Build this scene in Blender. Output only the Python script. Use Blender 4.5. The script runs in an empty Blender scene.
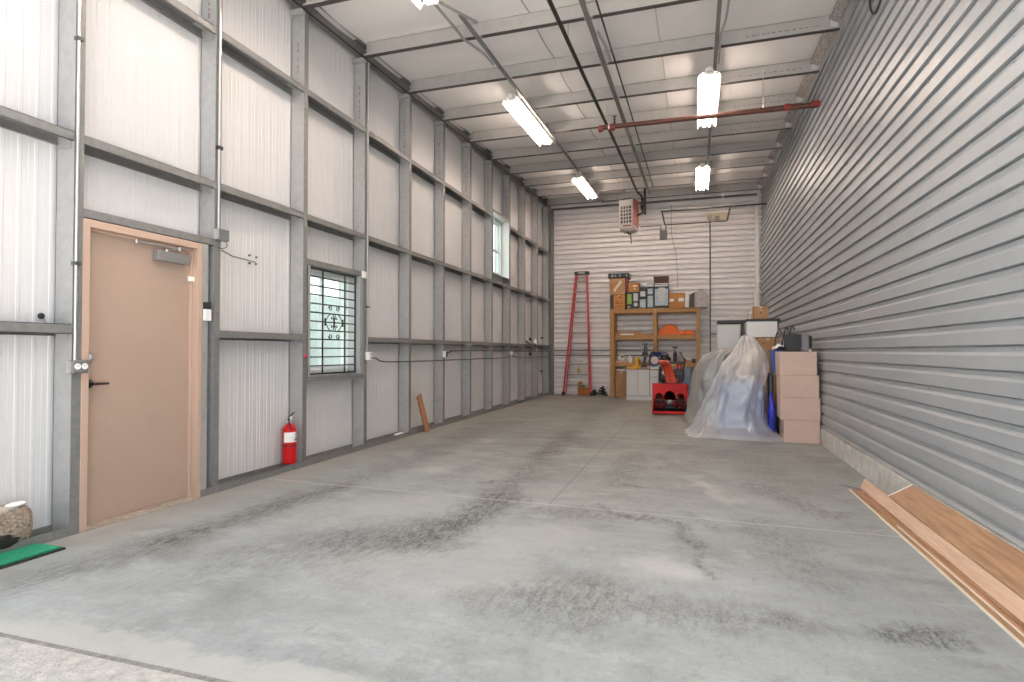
import bpy, math, random
from mathutils import Vector, Matrix, noise

C = bpy.context.scene.collection
sc = bpy.context.scene
PI = math.pi

# ------------------------------------------------------------------ camera, sky, exposure
cam_d = bpy.data.cameras.new('camera')
cam = bpy.data.objects.new('camera', cam_d)
C.objects.link(cam)
cam.location = (0, 0, 1.2495)
cam.rotation_euler = (PI/2 + 0.017858, 0, 0.306626)
cam_d.sensor_width = 36.0
cam_d.lens = 580.43 * 36.0 / 1024.0
cam_d.clip_end = 200
sc.camera = cam
sc.view_settings.view_transform = 'Standard'
sc.view_settings.look = 'None'
sc.view_settings.exposure = 0.38
sc.view_settings.gamma = 1.0
sc.view_settings.use_curve_mapping = False
sc.cycles.use_denoising = True
sc.cycles.max_bounces = 12
sc.cycles.diffuse_bounces = 8
sc.cycles.transparent_max_bounces = 16
sc.cycles.sample_clamp_indirect = 8.0

SKY_COLOR, SKY_STRENGTH = (0.90, 0.95, 1.0), 1.8
TUBE_COLOR, TUBE_STRENGTH = (1.0, 0.82, 0.70), 50.0
world = bpy.data.worlds.new('sky')
sc.world = world
world.use_nodes = True
bgn = world.node_tree.nodes['Background']
bgn.inputs[0].default_value = (*SKY_COLOR, 1)
bgn.inputs[1].default_value = SKY_STRENGTH

SUN_STRENGTH = 37.0
sun_d = bpy.data.lights.new('sun', 'SUN')
sun_d.energy = SUN_STRENGTH
sun_d.angle = math.radians(.6)
sun_d.color = (1.0, .97, .945)
sun = bpy.data.objects.new('sun', sun_d)
C.objects.link(sun)
sun.location = (12, -6, 14)
sun.rotation_euler = Vector((.75, .12, .65)).to_track_quat('Z', 'Y').to_euler()

# ------------------------------------------------------------------ materials
MATS = {}


def mat(name, col, rough=.6, metal=0.0, var=.0, vscale=8.0, bump=0.0, bscale=60.0, spec=.5, stretch=(1, 1, 1), alpha=None):
    if name in MATS:
        return MATS[name]
    m = bpy.data.materials.new(name)
    m.use_nodes = True
    nt = m.node_tree
    b = nt.nodes['Principled BSDF']
    b.inputs['Base Color'].default_value = (*col, 1)
    b.inputs['Roughness'].default_value = rough
    b.inputs['Metallic'].default_value = metal
    b.inputs['Specular IOR Level'].default_value = spec
    if var or bump:
        tc = nt.nodes.new('ShaderNodeNewGeometry')
        mp = nt.nodes.new('ShaderNodeMapping')
        mp.inputs['Scale'].default_value = stretch
        nt.links.new(tc.outputs['Position'], mp.inputs['Vector'])
    if var:
        n = nt.nodes.new('ShaderNodeTexNoise')
        n.inputs['Scale'].default_value = vscale
        n.inputs['Detail'].default_value = 6
        n.inputs['Roughness'].default_value = .65
        nt.links.new(mp.outputs[0], n.inputs['Vector'])
        r = nt.nodes.new('ShaderNodeValToRGB')
        r.color_ramp.elements[0].position = .3
        r.color_ramp.elements[1].position = .7
        r.color_ramp.elements[0].color = (*[c * (1 - var) for c in col], 1)
        r.color_ramp.elements[1].color = (*[min(1, c * (1 + var)) for c in col], 1)
        nt.links.new(n.outputs['Fac'], r.inputs['Fac'])
        nt.links.new(r.outputs['Color'], b.inputs['Base Color'])
    if bump:
        n2 = nt.nodes.new('ShaderNodeTexNoise')
        n2.inputs['Scale'].default_value = bscale
        n2.inputs['Detail'].default_value = 5
        nt.links.new(mp.outputs[0], n2.inputs['Vector'])
        bp = nt.nodes.new('ShaderNodeBump')
        bp.inputs['Strength'].default_value = bump
        bp.inputs['Distance'].default_value = .02
        nt.links.new(n2.outputs['Fac'], bp.inputs['Height'])
        nt.links.new(bp.outputs['Normal'], b.inputs['Normal'])
    MATS[name] = m
    return m


def emit(name, col, s):
    m = bpy.data.materials.new(name)
    m.use_nodes = True
    b = m.node_tree.nodes['Principled BSDF']
    b.inputs['Base Color'].default_value = (.9, .9, .88, 1)
    b.inputs['Emission Color'].default_value = (*col, 1)
    b.inputs['Emission Strength'].default_value = s
    return m


def glass_mat(name, tint, gloss=.12):
    m = bpy.data.materials.new(name)
    m.use_nodes = True
    nt = m.node_tree
    for n in list(nt.nodes):
        nt.nodes.remove(n)
    o = nt.nodes.new('ShaderNodeOutputMaterial')
    t = nt.nodes.new('ShaderNodeBsdfTransparent')
    t.inputs[0].default_value = (*tint, 1)
    g = nt.nodes.new('ShaderNodeBsdfGlossy')
    g.inputs['Roughness'].default_value = .03
    lw = nt.nodes.new('ShaderNodeLayerWeight')
    lw.inputs[0].default_value = .12
    fr = nt.nodes.new('ShaderNodeMath'); fr.operation = 'MULTIPLY'; fr.inputs[1].default_value = .4
    nt.links.new(lw.outputs['Facing'], fr.inputs[0])
    mx = nt.nodes.new('ShaderNodeMixShader')
    nt.links.new(fr.outputs[0], mx.inputs[0])
    nt.links.new(t.outputs[0], mx.inputs[1])
    nt.links.new(g.outputs[0], mx.inputs[2])
    nt.links.new(mx.outputs[0], o.inputs[0])
    return m


def film_mat(name, col, opac):
    """thin translucent polythene: part see-through, part white scatter, glossy on top"""
    m = bpy.data.materials.new(name)
    m.use_nodes = True
    nt = m.node_tree
    for n in list(nt.nodes):
        nt.nodes.remove(n)
    L = nt.links.new
    o = nt.nodes.new('ShaderNodeOutputMaterial')
    t = nt.nodes.new('ShaderNodeBsdfTransparent')
    d = nt.nodes.new('ShaderNodeBsdfDiffuse')
    d.inputs[0].default_value = (*col, 1)
    tl = nt.nodes.new('ShaderNodeBsdfTranslucent')
    tl.inputs[0].default_value = (*col, 1)
    g = nt.nodes.new('ShaderNodeBsdfGlossy')
    g.inputs['Roughness'].default_value = .28
    g.inputs[0].default_value = (.9, .9, .9, 1)
    a = nt.nodes.new('ShaderNodeMixShader'); a.inputs[0].default_value = .35
    L(d.outputs[0], a.inputs[1]); L(tl.outputs[0], a.inputs[2])
    lw = nt.nodes.new('ShaderNodeLayerWeight'); lw.inputs[0].default_value = .35
    mr = nt.nodes.new('ShaderNodeMapRange')
    mr.inputs['To Min'].default_value = opac
    mr.inputs['To Max'].default_value = .97
    L(lw.outputs['Facing'], mr.inputs['Value'])
    b = nt.nodes.new('ShaderNodeMixShader')
    L(mr.outputs[0], b.inputs[0]); L(t.outputs[0], b.inputs[1]); L(a.outputs[0], b.inputs[2])
    c = nt.nodes.new('ShaderNodeMixShader'); c.inputs[0].default_value = .13
    L(b.outputs[0], c.inputs[1]); L(g.outputs[0], c.inputs[2])
    nz = nt.nodes.new('ShaderNodeTexNoise'); nz.inputs['Scale'].default_value = 9; nz.inputs['Detail'].default_value = 4
    tc = nt.nodes.new('ShaderNodeNewGeometry'); L(tc.outputs['Position'], nz.inputs['Vector'])
    bp = nt.nodes.new('ShaderNodeBump'); bp.inputs['Strength'].default_value = .45; bp.inputs['Distance'].default_value = .05
    L(nz.outputs['Fac'], bp.inputs['Height'])
    for s in (d, g, tl):
        L(bp.outputs[0], s.inputs['Normal'])
    L(c.outputs[0], o.inputs[0])
    return m


GALV = mat('galvanized_steel', (.40, .40, .40), .42, .30, .10, 14, .05, 90)
GALV2 = mat('galvanized_edge', (.22, .22, .216), .5, .30, .16, 20)  # darker steel; on the column flanges it stands in for shade
SHEET = mat('galvalume_sheet', (.34, .36, .378), .40, .2, .06, 2.2)
LINER = mat('white_liner_panel', (.62, .612, .615), .5, 0, .025, 3)
BACKP = mat('offwhite_back_sheet', (.86, .835, .82), .38, .05, .05, 3)
DARKM = mat('dark_steel', (.10, .105, .11), .5, .3, .2, 20)
BLACK = mat('black_paint', (.018, .018, .02), .45)
BLACKR = mat('black_rubber', (.022, .022, .024), .75)
WHITE = mat('white_plastic', (.82, .82, .80), .4)
TAN = mat('tan_door_paint', (.40, .295, .235), .42, 0, .03, 4)
TANF = mat('tan_frame_paint', (.49, .35, .275), .42, 0, .03, 4)
BRONZE = mat('dark_bronze', (.05, .035, .03), .35, .7)
CHROME = mat('brushed_metal', (.62, .62, .62), .3, .9)
ALU = mat('grey_aluminium', (.36, .36, .36), .4, .7)
RED = mat('red_enamel', (.55, .010, .012), .35, spec=.25)
REDB = mat('red_fibreglass', (.55, .045, .05), .45)
ORANGER = mat('orange_red_plastic', (.85, .13, .06), .4)
CARD = mat('brown_cardboard', (.40, .225, .11), .8, 0, .07, 9)
CARDP = mat('pale_cardboard', (.60, .42, .33), .8, 0, .05, 6)
CARDO = mat('orange_cardboard', (.44, .19, .05), .75, 0, .07, 9)
TAPE = mat('packing_tape', (.62, .46, .32), .3)
LUMBER = mat('pine_lumber', (.40, .225, .085), .65, 0, .22, 6, .1, 40, stretch=(6, 6, 1))
LUMBERH = mat('pine_lumber_rail', (.42, .235, .09), .65, 0, .22, 6, .1, 40, stretch=(1, 6, 6))
PAPER = mat('white_paper', (.85, .84, .82), .7)
PIPE_RED = mat('rust_red_pipe', (.10, .034, .022), .4, .2, .25, 12)
PIPE_BLK = mat('black_iron_pipe', (.03, .024, .02), .5, .3, .3, 14)


def wood(name, c1, c2, scale=3.0, sy=.35):
    m = mat(name, c1, .5)
    nt = m.node_tree
    b = nt.nodes['Principled BSDF']
    g = nt.nodes.new('ShaderNodeNewGeometry')
    mp = nt.nodes.new('ShaderNodeMapping')
    mp.inputs['Scale'].default_value = (12, sy * 2.2, 12)
    n = nt.nodes.new('ShaderNodeTexNoise')
    n.inputs['Scale'].default_value = scale
    n.inputs['Detail'].default_value = 8
    n.inputs['Roughness'].default_value = .6
    n.inputs['Distortion'].default_value = .6
    r = nt.nodes.new('ShaderNodeValToRGB')
    r.color_ramp.elements[0].position = .33
    r.color_ramp.elements[1].position = .66
    r.color_ramp.elements[0].color = (*c2, 1)
    r.color_ramp.elements[1].color = (*c1, 1)
    nt.links.new(g.outputs['Position'], mp.inputs[0])
    nt.links.new(mp.outputs[0], n.inputs['Vector'])
    nt.links.new(n.outputs['Fac'], r.inputs['Fac'])
    nt.links.new(r.outputs[0], b.inputs['Base Color'])
    return m


OAK = wood('oak_laminate', (.40, .23, .125), (.23, .12, .06))
PALEW = wood('pale_board_edge', (.66, .46, .34), (.52, .34, .24))
REDW = wood('reddish_board', (.52, .28, .17), (.38, .18, .10))


def floor_material():
    m = bpy.data.materials.new('stained_concrete')
    m.use_nodes = True
    nt = m.node_tree
    b = nt.nodes['Principled BSDF']
    L = nt.links.new
    g = nt.nodes.new('ShaderNodeNewGeometry')

    def N(scale, detail=6, rough=.6, st=(1, 1, 1), off=(0, 0, 0)):
        mp = nt.nodes.new('ShaderNodeMapping')
        mp.inputs['Scale'].default_value = st
        mp.inputs['Location'].default_value = off
        L(g.outputs['Position'], mp.inputs[0])
        n = nt.nodes.new('ShaderNodeTexNoise')
        n.inputs['Scale'].default_value = scale
        n.inputs['Detail'].default_value = detail
        n.inputs['Roughness'].default_value = rough
        L(mp.outputs[0], n.inputs['Vector'])
        return n

    def M(op, a, c=None, d=None, clamp=False):
        n = nt.nodes.new('ShaderNodeMath')
        n.operation = op
        n.use_clamp = clamp
        for i, v in enumerate((a, c, d)):
            if v is None:
                continue
            if isinstance(v, (int, float)):
                n.inputs[i].default_value = v
            else:
                L(v, n.inputs[i])
        return n.outputs[0]

    def smooth(v, lo, hi, out0=0.0, out1=1.0):
        n = nt.nodes.new('ShaderNodeMapRange')
        n.interpolation_type = 'SMOOTHSTEP'
        n.inputs['From Min'].default_value = lo
        n.inputs['From Max'].default_value = hi
        n.inputs['To Min'].default_value = out0
        n.inputs['To Max'].default_value = out1
        L(v, n.inputs['Value'])
        return n.outputs[0]

    def mix(fac, a, col, mode='MIX'):
        n = nt.nodes.new('ShaderNodeMix')
        n.data_type = 'RGBA'
        n.blend_type = mode
        L(fac, n.inputs['Factor']) if not isinstance(fac, (int, float)) else setattr(n.inputs['Factor'], 'default_value', fac)
        for sock, v in ((n.inputs[6], a), (n.inputs[7], col)):
            if isinstance(v, tuple):
                sock.default_value = (*v, 1)
            else:
                L(v, sock)
        return n.outputs[2]

    sep = nt.nodes.new('ShaderNodeSeparateXYZ')
    # warped position for stain outlines
    wn = N(2.6, 5, .65)
    wv = nt.nodes.new('ShaderNodeVectorMath'); wv.operation = 'SUBTRACT'
    L(wn.outputs['Color'], wv.inputs[0]); wv.inputs[1].default_value = (.5, .5, .5)
    ws = nt.nodes.new('ShaderNodeVectorMath'); ws.operation = 'SCALE'; ws.inputs['Scale'].default_value = .55
    L(wv.outputs[0], ws.inputs[0])
    wp = nt.nodes.new('ShaderNodeVectorMath'); wp.operation = 'ADD'
    L(g.outputs['Position'], wp.inputs[0]); L(ws.outputs[0], wp.inputs[1])
    L(wp.outputs[0], sep.inputs[0])
    X, Y = sep.outputs[0], sep.outputs[1]
    sp = nt.nodes.new('ShaderNodeSeparateXYZ')
    L(g.outputs['Position'], sp.inputs[0])
    RX, RY = sp.outputs[0], sp.outputs[1]

    def capsule(x0, y0, x1, y1, r, soft, ix=X, iy=Y):
        dx, dy = x1 - x0, y1 - y0
        l2 = max(1e-6, dx * dx + dy * dy)
        px, py = M('SUBTRACT', ix, x0), M('SUBTRACT', iy, y0)
        t = M('DIVIDE', M('ADD', M('MULTIPLY', px, dx), M('MULTIPLY', py, dy)), l2, clamp=True)
        ex = M('SUBTRACT', px, M('MULTIPLY', t, dx))
        ey = M('SUBTRACT', py, M('MULTIPLY', t, dy))
        d = M('SQRT', M('ADD', M('MULTIPLY', ex, ex), M('MULTIPLY', ey, ey)))
        return smooth(d, max(0, r - soft), r + soft, 1.0, 0.0)

    big = N(.55, 5, .6)
    mid = N(2.2, 8, .68, off=(3, 1, 0))
    fine = N(34, 6, .7)
    speck = N(150, 3, .6)
    streak = N(4.0, 8, .75, st=(.55, 1.2, 1), off=(7, 2, 0))
    r = nt.nodes.new('ShaderNodeValToRGB')
    r.color_ramp.elements[0].position = .38
    r.color_ramp.elements[1].position = .62
    r.color_ramp.elements[0].color = (.155, .160, .154, 1)
    r.color_ramp.elements[1].color = (.345, .355, .346, 1)
    e = r.color_ramp.elements.new(.5)
    e.color = (.250, .257, .248, 1)
    v = M('ADD', M('MULTIPLY', big.outputs['Fac'], .30), M('ADD', M('MULTIPLY', mid.outputs['Fac'], .30), M('ADD', M('MULTIPLY', streak.outputs['Fac'], .22), M('MULTIPLY', fine.outputs['Fac'], .18))))
    L(v, r.inputs['Fac'])
    col = r.outputs['Color']
    # slab tinted cooler and paler near the door opening, browner towards the back
    near = smooth(Y, 4.0, 8.5, 1.0, 0.0)
    col = mix(M('MULTIPLY', near, .65), col, mix(.30, col, (.46, .52, .55), 'MIX'))
    col = mix(smooth(Y, 8.0, 13.0, 0.0, .38), col, (.30, .285, .235))
    grit = N(16, 7, .75, st=(1.6, .55, 1), off=(2, 5, 0))
    grit2 = N(60, 4, .7, st=(1.2, .7, 1))
    tex = smooth(M('ADD', M('MULTIPLY', grit.outputs['Fac'], .6), M('MULTIPLY', grit2.outputs['Fac'], .4)), .42, .58, .15, 1.15)
    # scuffed mottling all over
    col = mix(smooth(grit.outputs['Fac'], .52, .70, 0.0, .34), col, (.12, .12, .113))
    col = mix(M('MULTIPLY', smooth(streak.outputs['Fac'], .52, .66, 0.0, 1.0), smooth(grit2.outputs['Fac'], .40, .60, .06, .34)), col, (.46, .475, .475))
    col = mix(M('MULTIPLY', smooth(mid.outputs['Fac'], .50, .36, 0.0, 1.0), smooth(grit2.outputs['Fac'], .40, .60, .10, .42)), col, (.13, .132, .125))
    # dark tyre marks and drips
    for (x0, y0, x1, y1, rr, so, k) in [
            (-3.15, 4.7, -3.32, 3.0, .12, .14, .78), (-3.32, 3.0, -3.42, 2.3, .10, .25, .45), (-3.05, 6.5, -3.15, 4.7, .10, .22, .38), (-3.3, 9.5, -3.1, 6.6, .12, .3, .3),
            (-1.72, 3.4, -1.58, 4.75, .17, .18, .88), (-2.0, 3.3, -1.75, 3.9, .12, .25, .55), (-1.64, 4.7, -1.76, 6.9, .12, .18, .55), (-1.76, 6.9, -1.84, 8.9, .13, .16, .72), (-1.35, 7.6, -1.8, 8.4, .08, .2, .5), (-1.9, 8.9, -2.0, 12.5, .12, .3, .35),
            (-2.1, 3.6, -2.6, 2.8, .15, .3, .35), (-.72, 7.2, -.70, 5.5, .15, .12, .42), (-.66, 5.5, -.45, 5.46, .03, .08, .55), (-.35, 7.3, -.35, 6.4, .02, .05, .3),
            (-1.05, 4.45, -.60, 4.55, .10, .18, .5), (-.75, 4.75, -.46, 4.52, .04, .08, .5), (-.46, 4.53, -.14, 4.39, .045, .05, .62), (-.14, 4.39, .01, 3.94, .035, .05, .62), (.01, 3.94, .09, 3.42, .018, .035, .62), (-.05, 4.7, .12, 4.35, .03, .06, .35),
            (.78, 2.95, 1.02, 3.0, .05, .12, .8), (-.45, 3.05, -.8, 2.95, .06, .25, .55), (-.95, 2.75, -.5, 2.7, .12, .22, .45), (-1.95, 5.28, -1.73, 5.30, .018, .03, .8), (-.2, 2.9, .3, 2.95, .08, .25, .4), (-2.3, 3.3, -1.9, 2.9, .12, .25, .4),
            (.55, 5.7, .95, 5.0, .08, .2, .45), (.45, 4.6, .60, 3.6, .10, .22, .35), (.25, 7.6, .8, 5.9, .15, .3, .3), (-1.0, 14.6, -2.6, 14.3, .3, .5, .45), (-2.4, 12, -1.6, 13.6, .2, .5, .3)]:
        f = M('MULTIPLY', M('MULTIPLY', capsule(x0, y0, x1, y1, rr, so), tex), k)
        col = mix(f, col, (.062, .061, .057))
    # pale worn patches
    for (x0, y0, x1, y1, rr, so, k) in [
            (-.29, 3.53, -.1, 3.45, .08, .16, .55), (.05, 5.75, .3, 5.15, .07, .08, .5), (.02, 6.1, .05, 5.7, .03, .08, .35), (-2.78, 7.75, -2.7, 7.6, .05, .15, .5), (-2.62, 5.75, -2.58, 5.6, .06, .18, .5),
            (-1.2, 3.6, -.9, 3.9, .2, .35, .32), (-1.9, 2.9, -1.2, 3.0, .25, .35, .30), (-2.6, 3.9, -2.2, 4.3, .2, .4, .25)]:
        f = M('MULTIPLY', capsule(x0, y0, x1, y1, rr, so), k)
        col = mix(f, col, (.50, .50, .485))
    # beige dusty margin along the left wall and inside the threshold
    col = mix(M('MULTIPLY', smooth(X, -3.55, -3.85, 0.0, 1.0), .55), col, (.31, .285, .255))
    col = mix(M('MULTIPLY', capsule(-3.9, 1.88, -1.2, 1.80, .10, .045), .60), col, (.43, .415, .385))
    # saw cuts
    col = mix(M('MULTIPLY', capsule(-4.0, 4.735, 1.6, 4.525, .009, .006, RX, RY), .8), col, (.46, .455, .435))
    col = mix(M('MULTIPLY', capsule(-1.17, 16.0, -1.15, 4.64, .006, .006, RX, RY), .7), col, (.13, .125, .115))
    col = mix(M('MULTIPLY', capsule(-4.0, 10.45, 1.6, 10.35, .005, .006, RX, RY), .35), col, (.16, .155, .145))
    col = mix(M('MULTIPLY', smooth(speck.outputs['Fac'], .66, .74), .3), col, (.75, .74, .72))
    L(col, b.inputs['Base Color'])
    rr = nt.nodes.new('ShaderNodeMapRange')
    rr.inputs['To Min'].default_value = .42
    rr.inputs['To Max'].default_value = .72
    L(mid.outputs['Fac'], rr.inputs['Value'])
    L(rr.outputs[0], b.inputs['Roughness'])
    bp = nt.nodes.new('ShaderNodeBump')
    bp.inputs['Strength'].default_value = .12
    bp.inputs['Distance'].default_value = .01
    L(fine.outputs['Fac'], bp.inputs['Height'])
    L(bp.outputs[0], b.inputs['Normal'])
    return m


FLOOR = floor_material()
APRON = mat('rough_apron_concrete', (.40, .385, .36), .85, 0, .28, 18, .5, 70)
CURB = mat('pale_curb_concrete', (.52, .51, .48), .85, 0, .22, 7, .3, 40)


# ------------------------------------------------------------------ mesh builder
class MB:
    def __init__(self):
        self.v, self.f, self.s = [], [], []

    def add(self, vs, fs, smooth=False, M=None):
        o = len(self.v)
        for p in vs:
            p = Vector(p)
            self.v.append(M @ p if M else p)
        for f in fs:
            self.f.append([i + o for i in f])
            self.s.append(smooth)
        return self

    def box(self, x0, x1, y0, y1, z0, z1, M=None):
        vs = [(x, y, z) for x in (x0, x1) for y in (y0, y1) for z in (z0, z1)]
        return self.add(vs, [(0, 1, 3, 2), (4, 6, 7, 5), (0, 4, 5, 1), (2, 3, 7, 6), (0, 2, 6, 4), (1, 5, 7, 3)], False, M)

    def bar(self, a, b, w, h, up=(0, 0, 1)):
        """rectangular bar from a to b, w across, h along up"""
        a, b = Vector(a), Vector(b)
        d = (b - a).normalized()
        u = Vector(up)
        s = d.cross(u)
        if s.length < 1e-5:
            u = Vector((1, 0, 0)); s = d.cross(u)
        s.normalize()
        u = s.cross(d).normalized()
        vs = [p + s * (i * w / 2) + u * (j * h / 2) for p in (a, b) for i in (-1, 1) for j in (-1, 1)]
        return self.add(vs, [(0, 1, 3, 2), (4, 6, 7, 5), (0, 4, 5, 1), (2, 3, 7, 6), (0, 2, 6, 4), (1, 5, 7, 3)])

    def tube(self, pts, r, n=10, cap=True):
        pts = [Vector(p) for p in pts]
        rs = r if isinstance(r, (list, tuple)) else [r] * len(pts)
        rings, u = [], None
        for i, p in enumerate(pts):
            if i == 0:
                d = pts[1] - p
            elif i == len(pts) - 1:
                d = p - pts[i - 1]
            else:
                d = (pts[i + 1] - p).normalized() + (p - pts[i - 1]).normalized()
            d.normalize()
            if u is None:
                u = d.orthogonal().normalized()
            else:
                u = (u - d * u.dot(d))
                u = u.normalized() if u.length > 1e-6 else d.orthogonal().normalized()
            w = d.cross(u)
            rings.append([p + (u * math.cos(2 * PI * k / n) + w * math.sin(2 * PI * k / n)) * rs[i] for k in range(n)])
        vs = [q for ring in rings for q in ring]
        fs = [(i * n + k, i * n + (k + 1) % n, (i + 1) * n + (k + 1) % n, (i + 1) * n + k) for i in range(len(pts) - 1) for k in range(n)]
        self.add(vs, fs, True)
        if cap:
            self.add(rings[0], [list(range(n))[::-1]])
            self.add(rings[-1], [list(range(n))])
        return self

    def lathe(self, prof, M=None, n=24, cap=True):
        vs = [(r * math.cos(2 * PI * k / n), r * math.sin(2 * PI * k / n), z) for r, z in prof for k in range(n)]
        fs = [(i * n + k, i * n + (k + 1) % n, (i + 1) * n + (k + 1) % n, (i + 1) * n + k) for i in range(len(prof) - 1) for k in range(n)]
        self.add(vs, fs, True, M)
        if cap:
            for idx, rev in ((0, True), (len(prof) - 1, False)):
                ring = vs[idx * n:(idx + 1) * n]
                self.add(ring, [list(range(n))[::-1] if rev else list(range(n))], False, M)
        return self

    def prism(self, poly, axis, a, b, M=None, smooth=False):
        """closed 2-D polygon swept along axis 'x','y','z' from a to b"""
        def P(u, v, t):
            return {'x': (t, u, v), 'y': (u, t, v), 'z': (u, v, t)}[axis]
        n = len(poly)
        vs = [P(u, v, a) for u, v in poly] + [P(u, v, b) for u, v in poly]
        fs = [(k, (k + 1) % n, n + (k + 1) % n, n + k) for k in range(n)]
        self.add(vs, fs, smooth, M)
        self.add(vs[:n], [list(range(n))[::-1]], False, M)
        self.add(vs[n:], [list(range(n))], False, M)
        return self

    def sweep_open(self, line, axis, a, b, th=None):
        """open polyline sweep; th gives a thickness offset vector (du,dv)"""
        if th:
            poly = list(line) + [(u + th[0], v + th[1]) for u, v in reversed(line)]
            return self.prism(poly, axis, a, b)
        def P(u, v, t):
            return {'x': (t, u, v), 'y': (u, t, v), 'z': (u, v, t)}[axis]
        n = len(line)
        vs = [P(u, v, a) for u, v in line] + [P(u, v, b) for u, v in line]
        return self.add(vs, [(k, k + 1, n + k + 1, n + k) for k in range(n - 1)])

    def blob(self, c, r, seed=0, amp=.2, freq=2.0, nu=20, nv=12, flat=None, M=None):
        vs, fs = [], []
        for j in range(nv + 1):
            th = PI * j / nv
            for i in range(nu):
                ph = 2 * PI * i / nu
                d = Vector((math.sin(th) * math.cos(ph), math.sin(th) * math.sin(ph), math.cos(th)))
                k = 1 + amp * noise.noise(d * freq + Vector((seed, seed * 1.7, 0))) + amp * .4 * noise.noise(d * freq * 3 + Vector((seed, 0, 3)))
                p = Vector((d.x * r[0] * k, d.y * r[1] * k, d.z * r[2] * k)) + Vector(c)
                if flat is not None:
                    p.z = max(p.z, flat)
                vs.append(p)
        for j in range(nv):
            for i in range(nu):
                fs.append((j * nu + i, (j + 1) * nu + i, (j + 1) * nu + (i + 1) % nu, j * nu + (i + 1) % nu))
        return self.add(vs, fs, True, M)


def tag(o, label=None, cat=None, group=None, kind=None):
    if label: o['label'] = label
    if cat: o['category'] = cat
    if group: o['group'] = group
    if kind: o['kind'] = kind
    return o


def obj(name, mb, m, parent=None, bevel=0.0, loc=None, subsurf=0):
    me = bpy.data.meshes.new(name)
    org = Vector((0, 0, 0))
    if parent is not None:
        q = parent
        while q is not None:
            org += q.location
            q = q.parent
    if loc is not None:
        org = org * 0 + Vector(loc)
    me.from_pydata([tuple(v - org) for v in mb.v], [], mb.f)
    me.polygons.foreach_set('use_smooth', mb.s)
    me.materials.append(m)
    me.validate()
    me.update()
    o = bpy.data.objects.new(name, me)
    C.objects.link(o)
    if parent is not None:
        o.parent = parent
        if loc is not None:
            acc = Vector((0, 0, 0)); q = parent
            while q is not None:
                acc += q.location; q = q.parent
            o.location = Vector(loc) - acc
    elif loc is not None:
        o.location = loc
    if bevel:
        b = o.modifiers.new('edge', 'BEVEL')
        b.width = bevel
        b.segments = 2
        b.limit_method = 'ANGLE'
    if subsurf:
        s = o.modifiers.new('sub', 'SUBSURF')
        s.levels = s.render_levels = subsurf
    return o


def thing(name, label, cat, loc, group=None, kind=None):
    o = bpy.data.objects.new(name, None)
    C.objects.link(o)
    o.location = loc
    o.empty_display_size = .1
    return tag(o, label, cat, group, kind)


def struct(name, mb, m, label, cat, parent=None, bevel=0.0, group=None):
    o = obj(name, mb, m, parent, bevel)
    return tag(o, label, cat, group, 'structure')


def dup(root, delta, label=None):
    def cp(o, par):
        c = o.copy()
        C.objects.link(c)
        c.parent = par
        for ch in list(o.children):
            cp(ch, c)
        return c
    r = cp(root, None)
    r.location = root.location + Vector(delta)
    if label:
        r['label'] = label
    return r


def smoothed(pts, n=6):
    """Catmull-Rom through pts"""
    P = [Vector(p) for p in pts]
    P = [P[0]] + P + [P[-1]]
    out = []
    for i in range(1, len(P) - 2):
        a, b, c, d = P[i - 1], P[i], P[i + 1], P[i + 2]
        for k in range(n):
            t = k / n
            out.append(.5 * ((2 * b) + (-a + c) * t + (2 * a - 5 * b + 4 * c - d) * t * t + (-a + 3 * b - 3 * c + d) * t ** 3))
    out.append(P[-2])
    return out


# ------------------------------------------------------------------ main dimensions
XF = -4.053            # room-side flange plane of the left wall framing
XP = -4.235            # white liner panel behind it
YB = 16.60             # back wall
Y_OPEN = 1.70          # door opening plane
CY = [2.866 + 1.2192 * i for i in range(12)]     # columns
def ze(y): return 4.758 + .04333 * y             # underside of roof beams
def xr(z): return 1.61 + .0115 * z               # face of the right wall sheet
A0, A1 = 1.368, 1.435
B0, B1 = 2.692, 2.757
G0, G1 = 4.072, 4.137

# ------------------------------------------------------------------ floor, ground, ceiling, walls
fl = MB().box(-4.60, 2.0, 1.80, 17.0, -.25, 0)
struct('floor', fl, FLOOR, 'stained grey concrete slab with tyre marks and saw cut joints', 'floor')
ap = MB().box(-14, 14, -14, 1.775, -.25, -.004)
struct('ground', ap, APRON, 'rough pale concrete apron outside the open overhead door', 'ground')
tr = MB().box(-4.60, 2.0, 1.775, 1.80, -.25, -.003)
struct('trim_1', tr, mat('worn_joint_filler', (.20, .19, .175), .9, 0, .4, 30), 'dark joint strip between the floor slab and the apron', 'trim')


def corr_panel(mb, y0, y1, z0, z1):
    """ribbed liner sheet, ribs vertical, facing +X"""
    line = [(XP, y0)]
    p = .1016
    k = math.ceil((y0 - .02) / p)
    while True:
        yc = k * p
        if yc + .02 >= y1:
            break
        if yc - .02 > y0:
            line += [(XP, yc - .014), (XP + .003, yc - .010), (XP + .003, yc + .010), (XP, yc + .014), (XP, yc + .049), (XP - .002, yc + .051), (XP, yc + .053)] if yc + .055 < y1 else [(XP, yc - .014), (XP + .003, yc - .010), (XP + .003, yc + .010), (XP, yc + .014)]
        k += 1
    line.append((XP, y1))
    n = len(line)
    vs = [(u, v, z0) for u, v in line] + [(u, v, z1) for u, v in line]
    mb.add(vs, [(i, i + 1, n + i + 1, n + i) for i in range(n - 1)])


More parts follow.
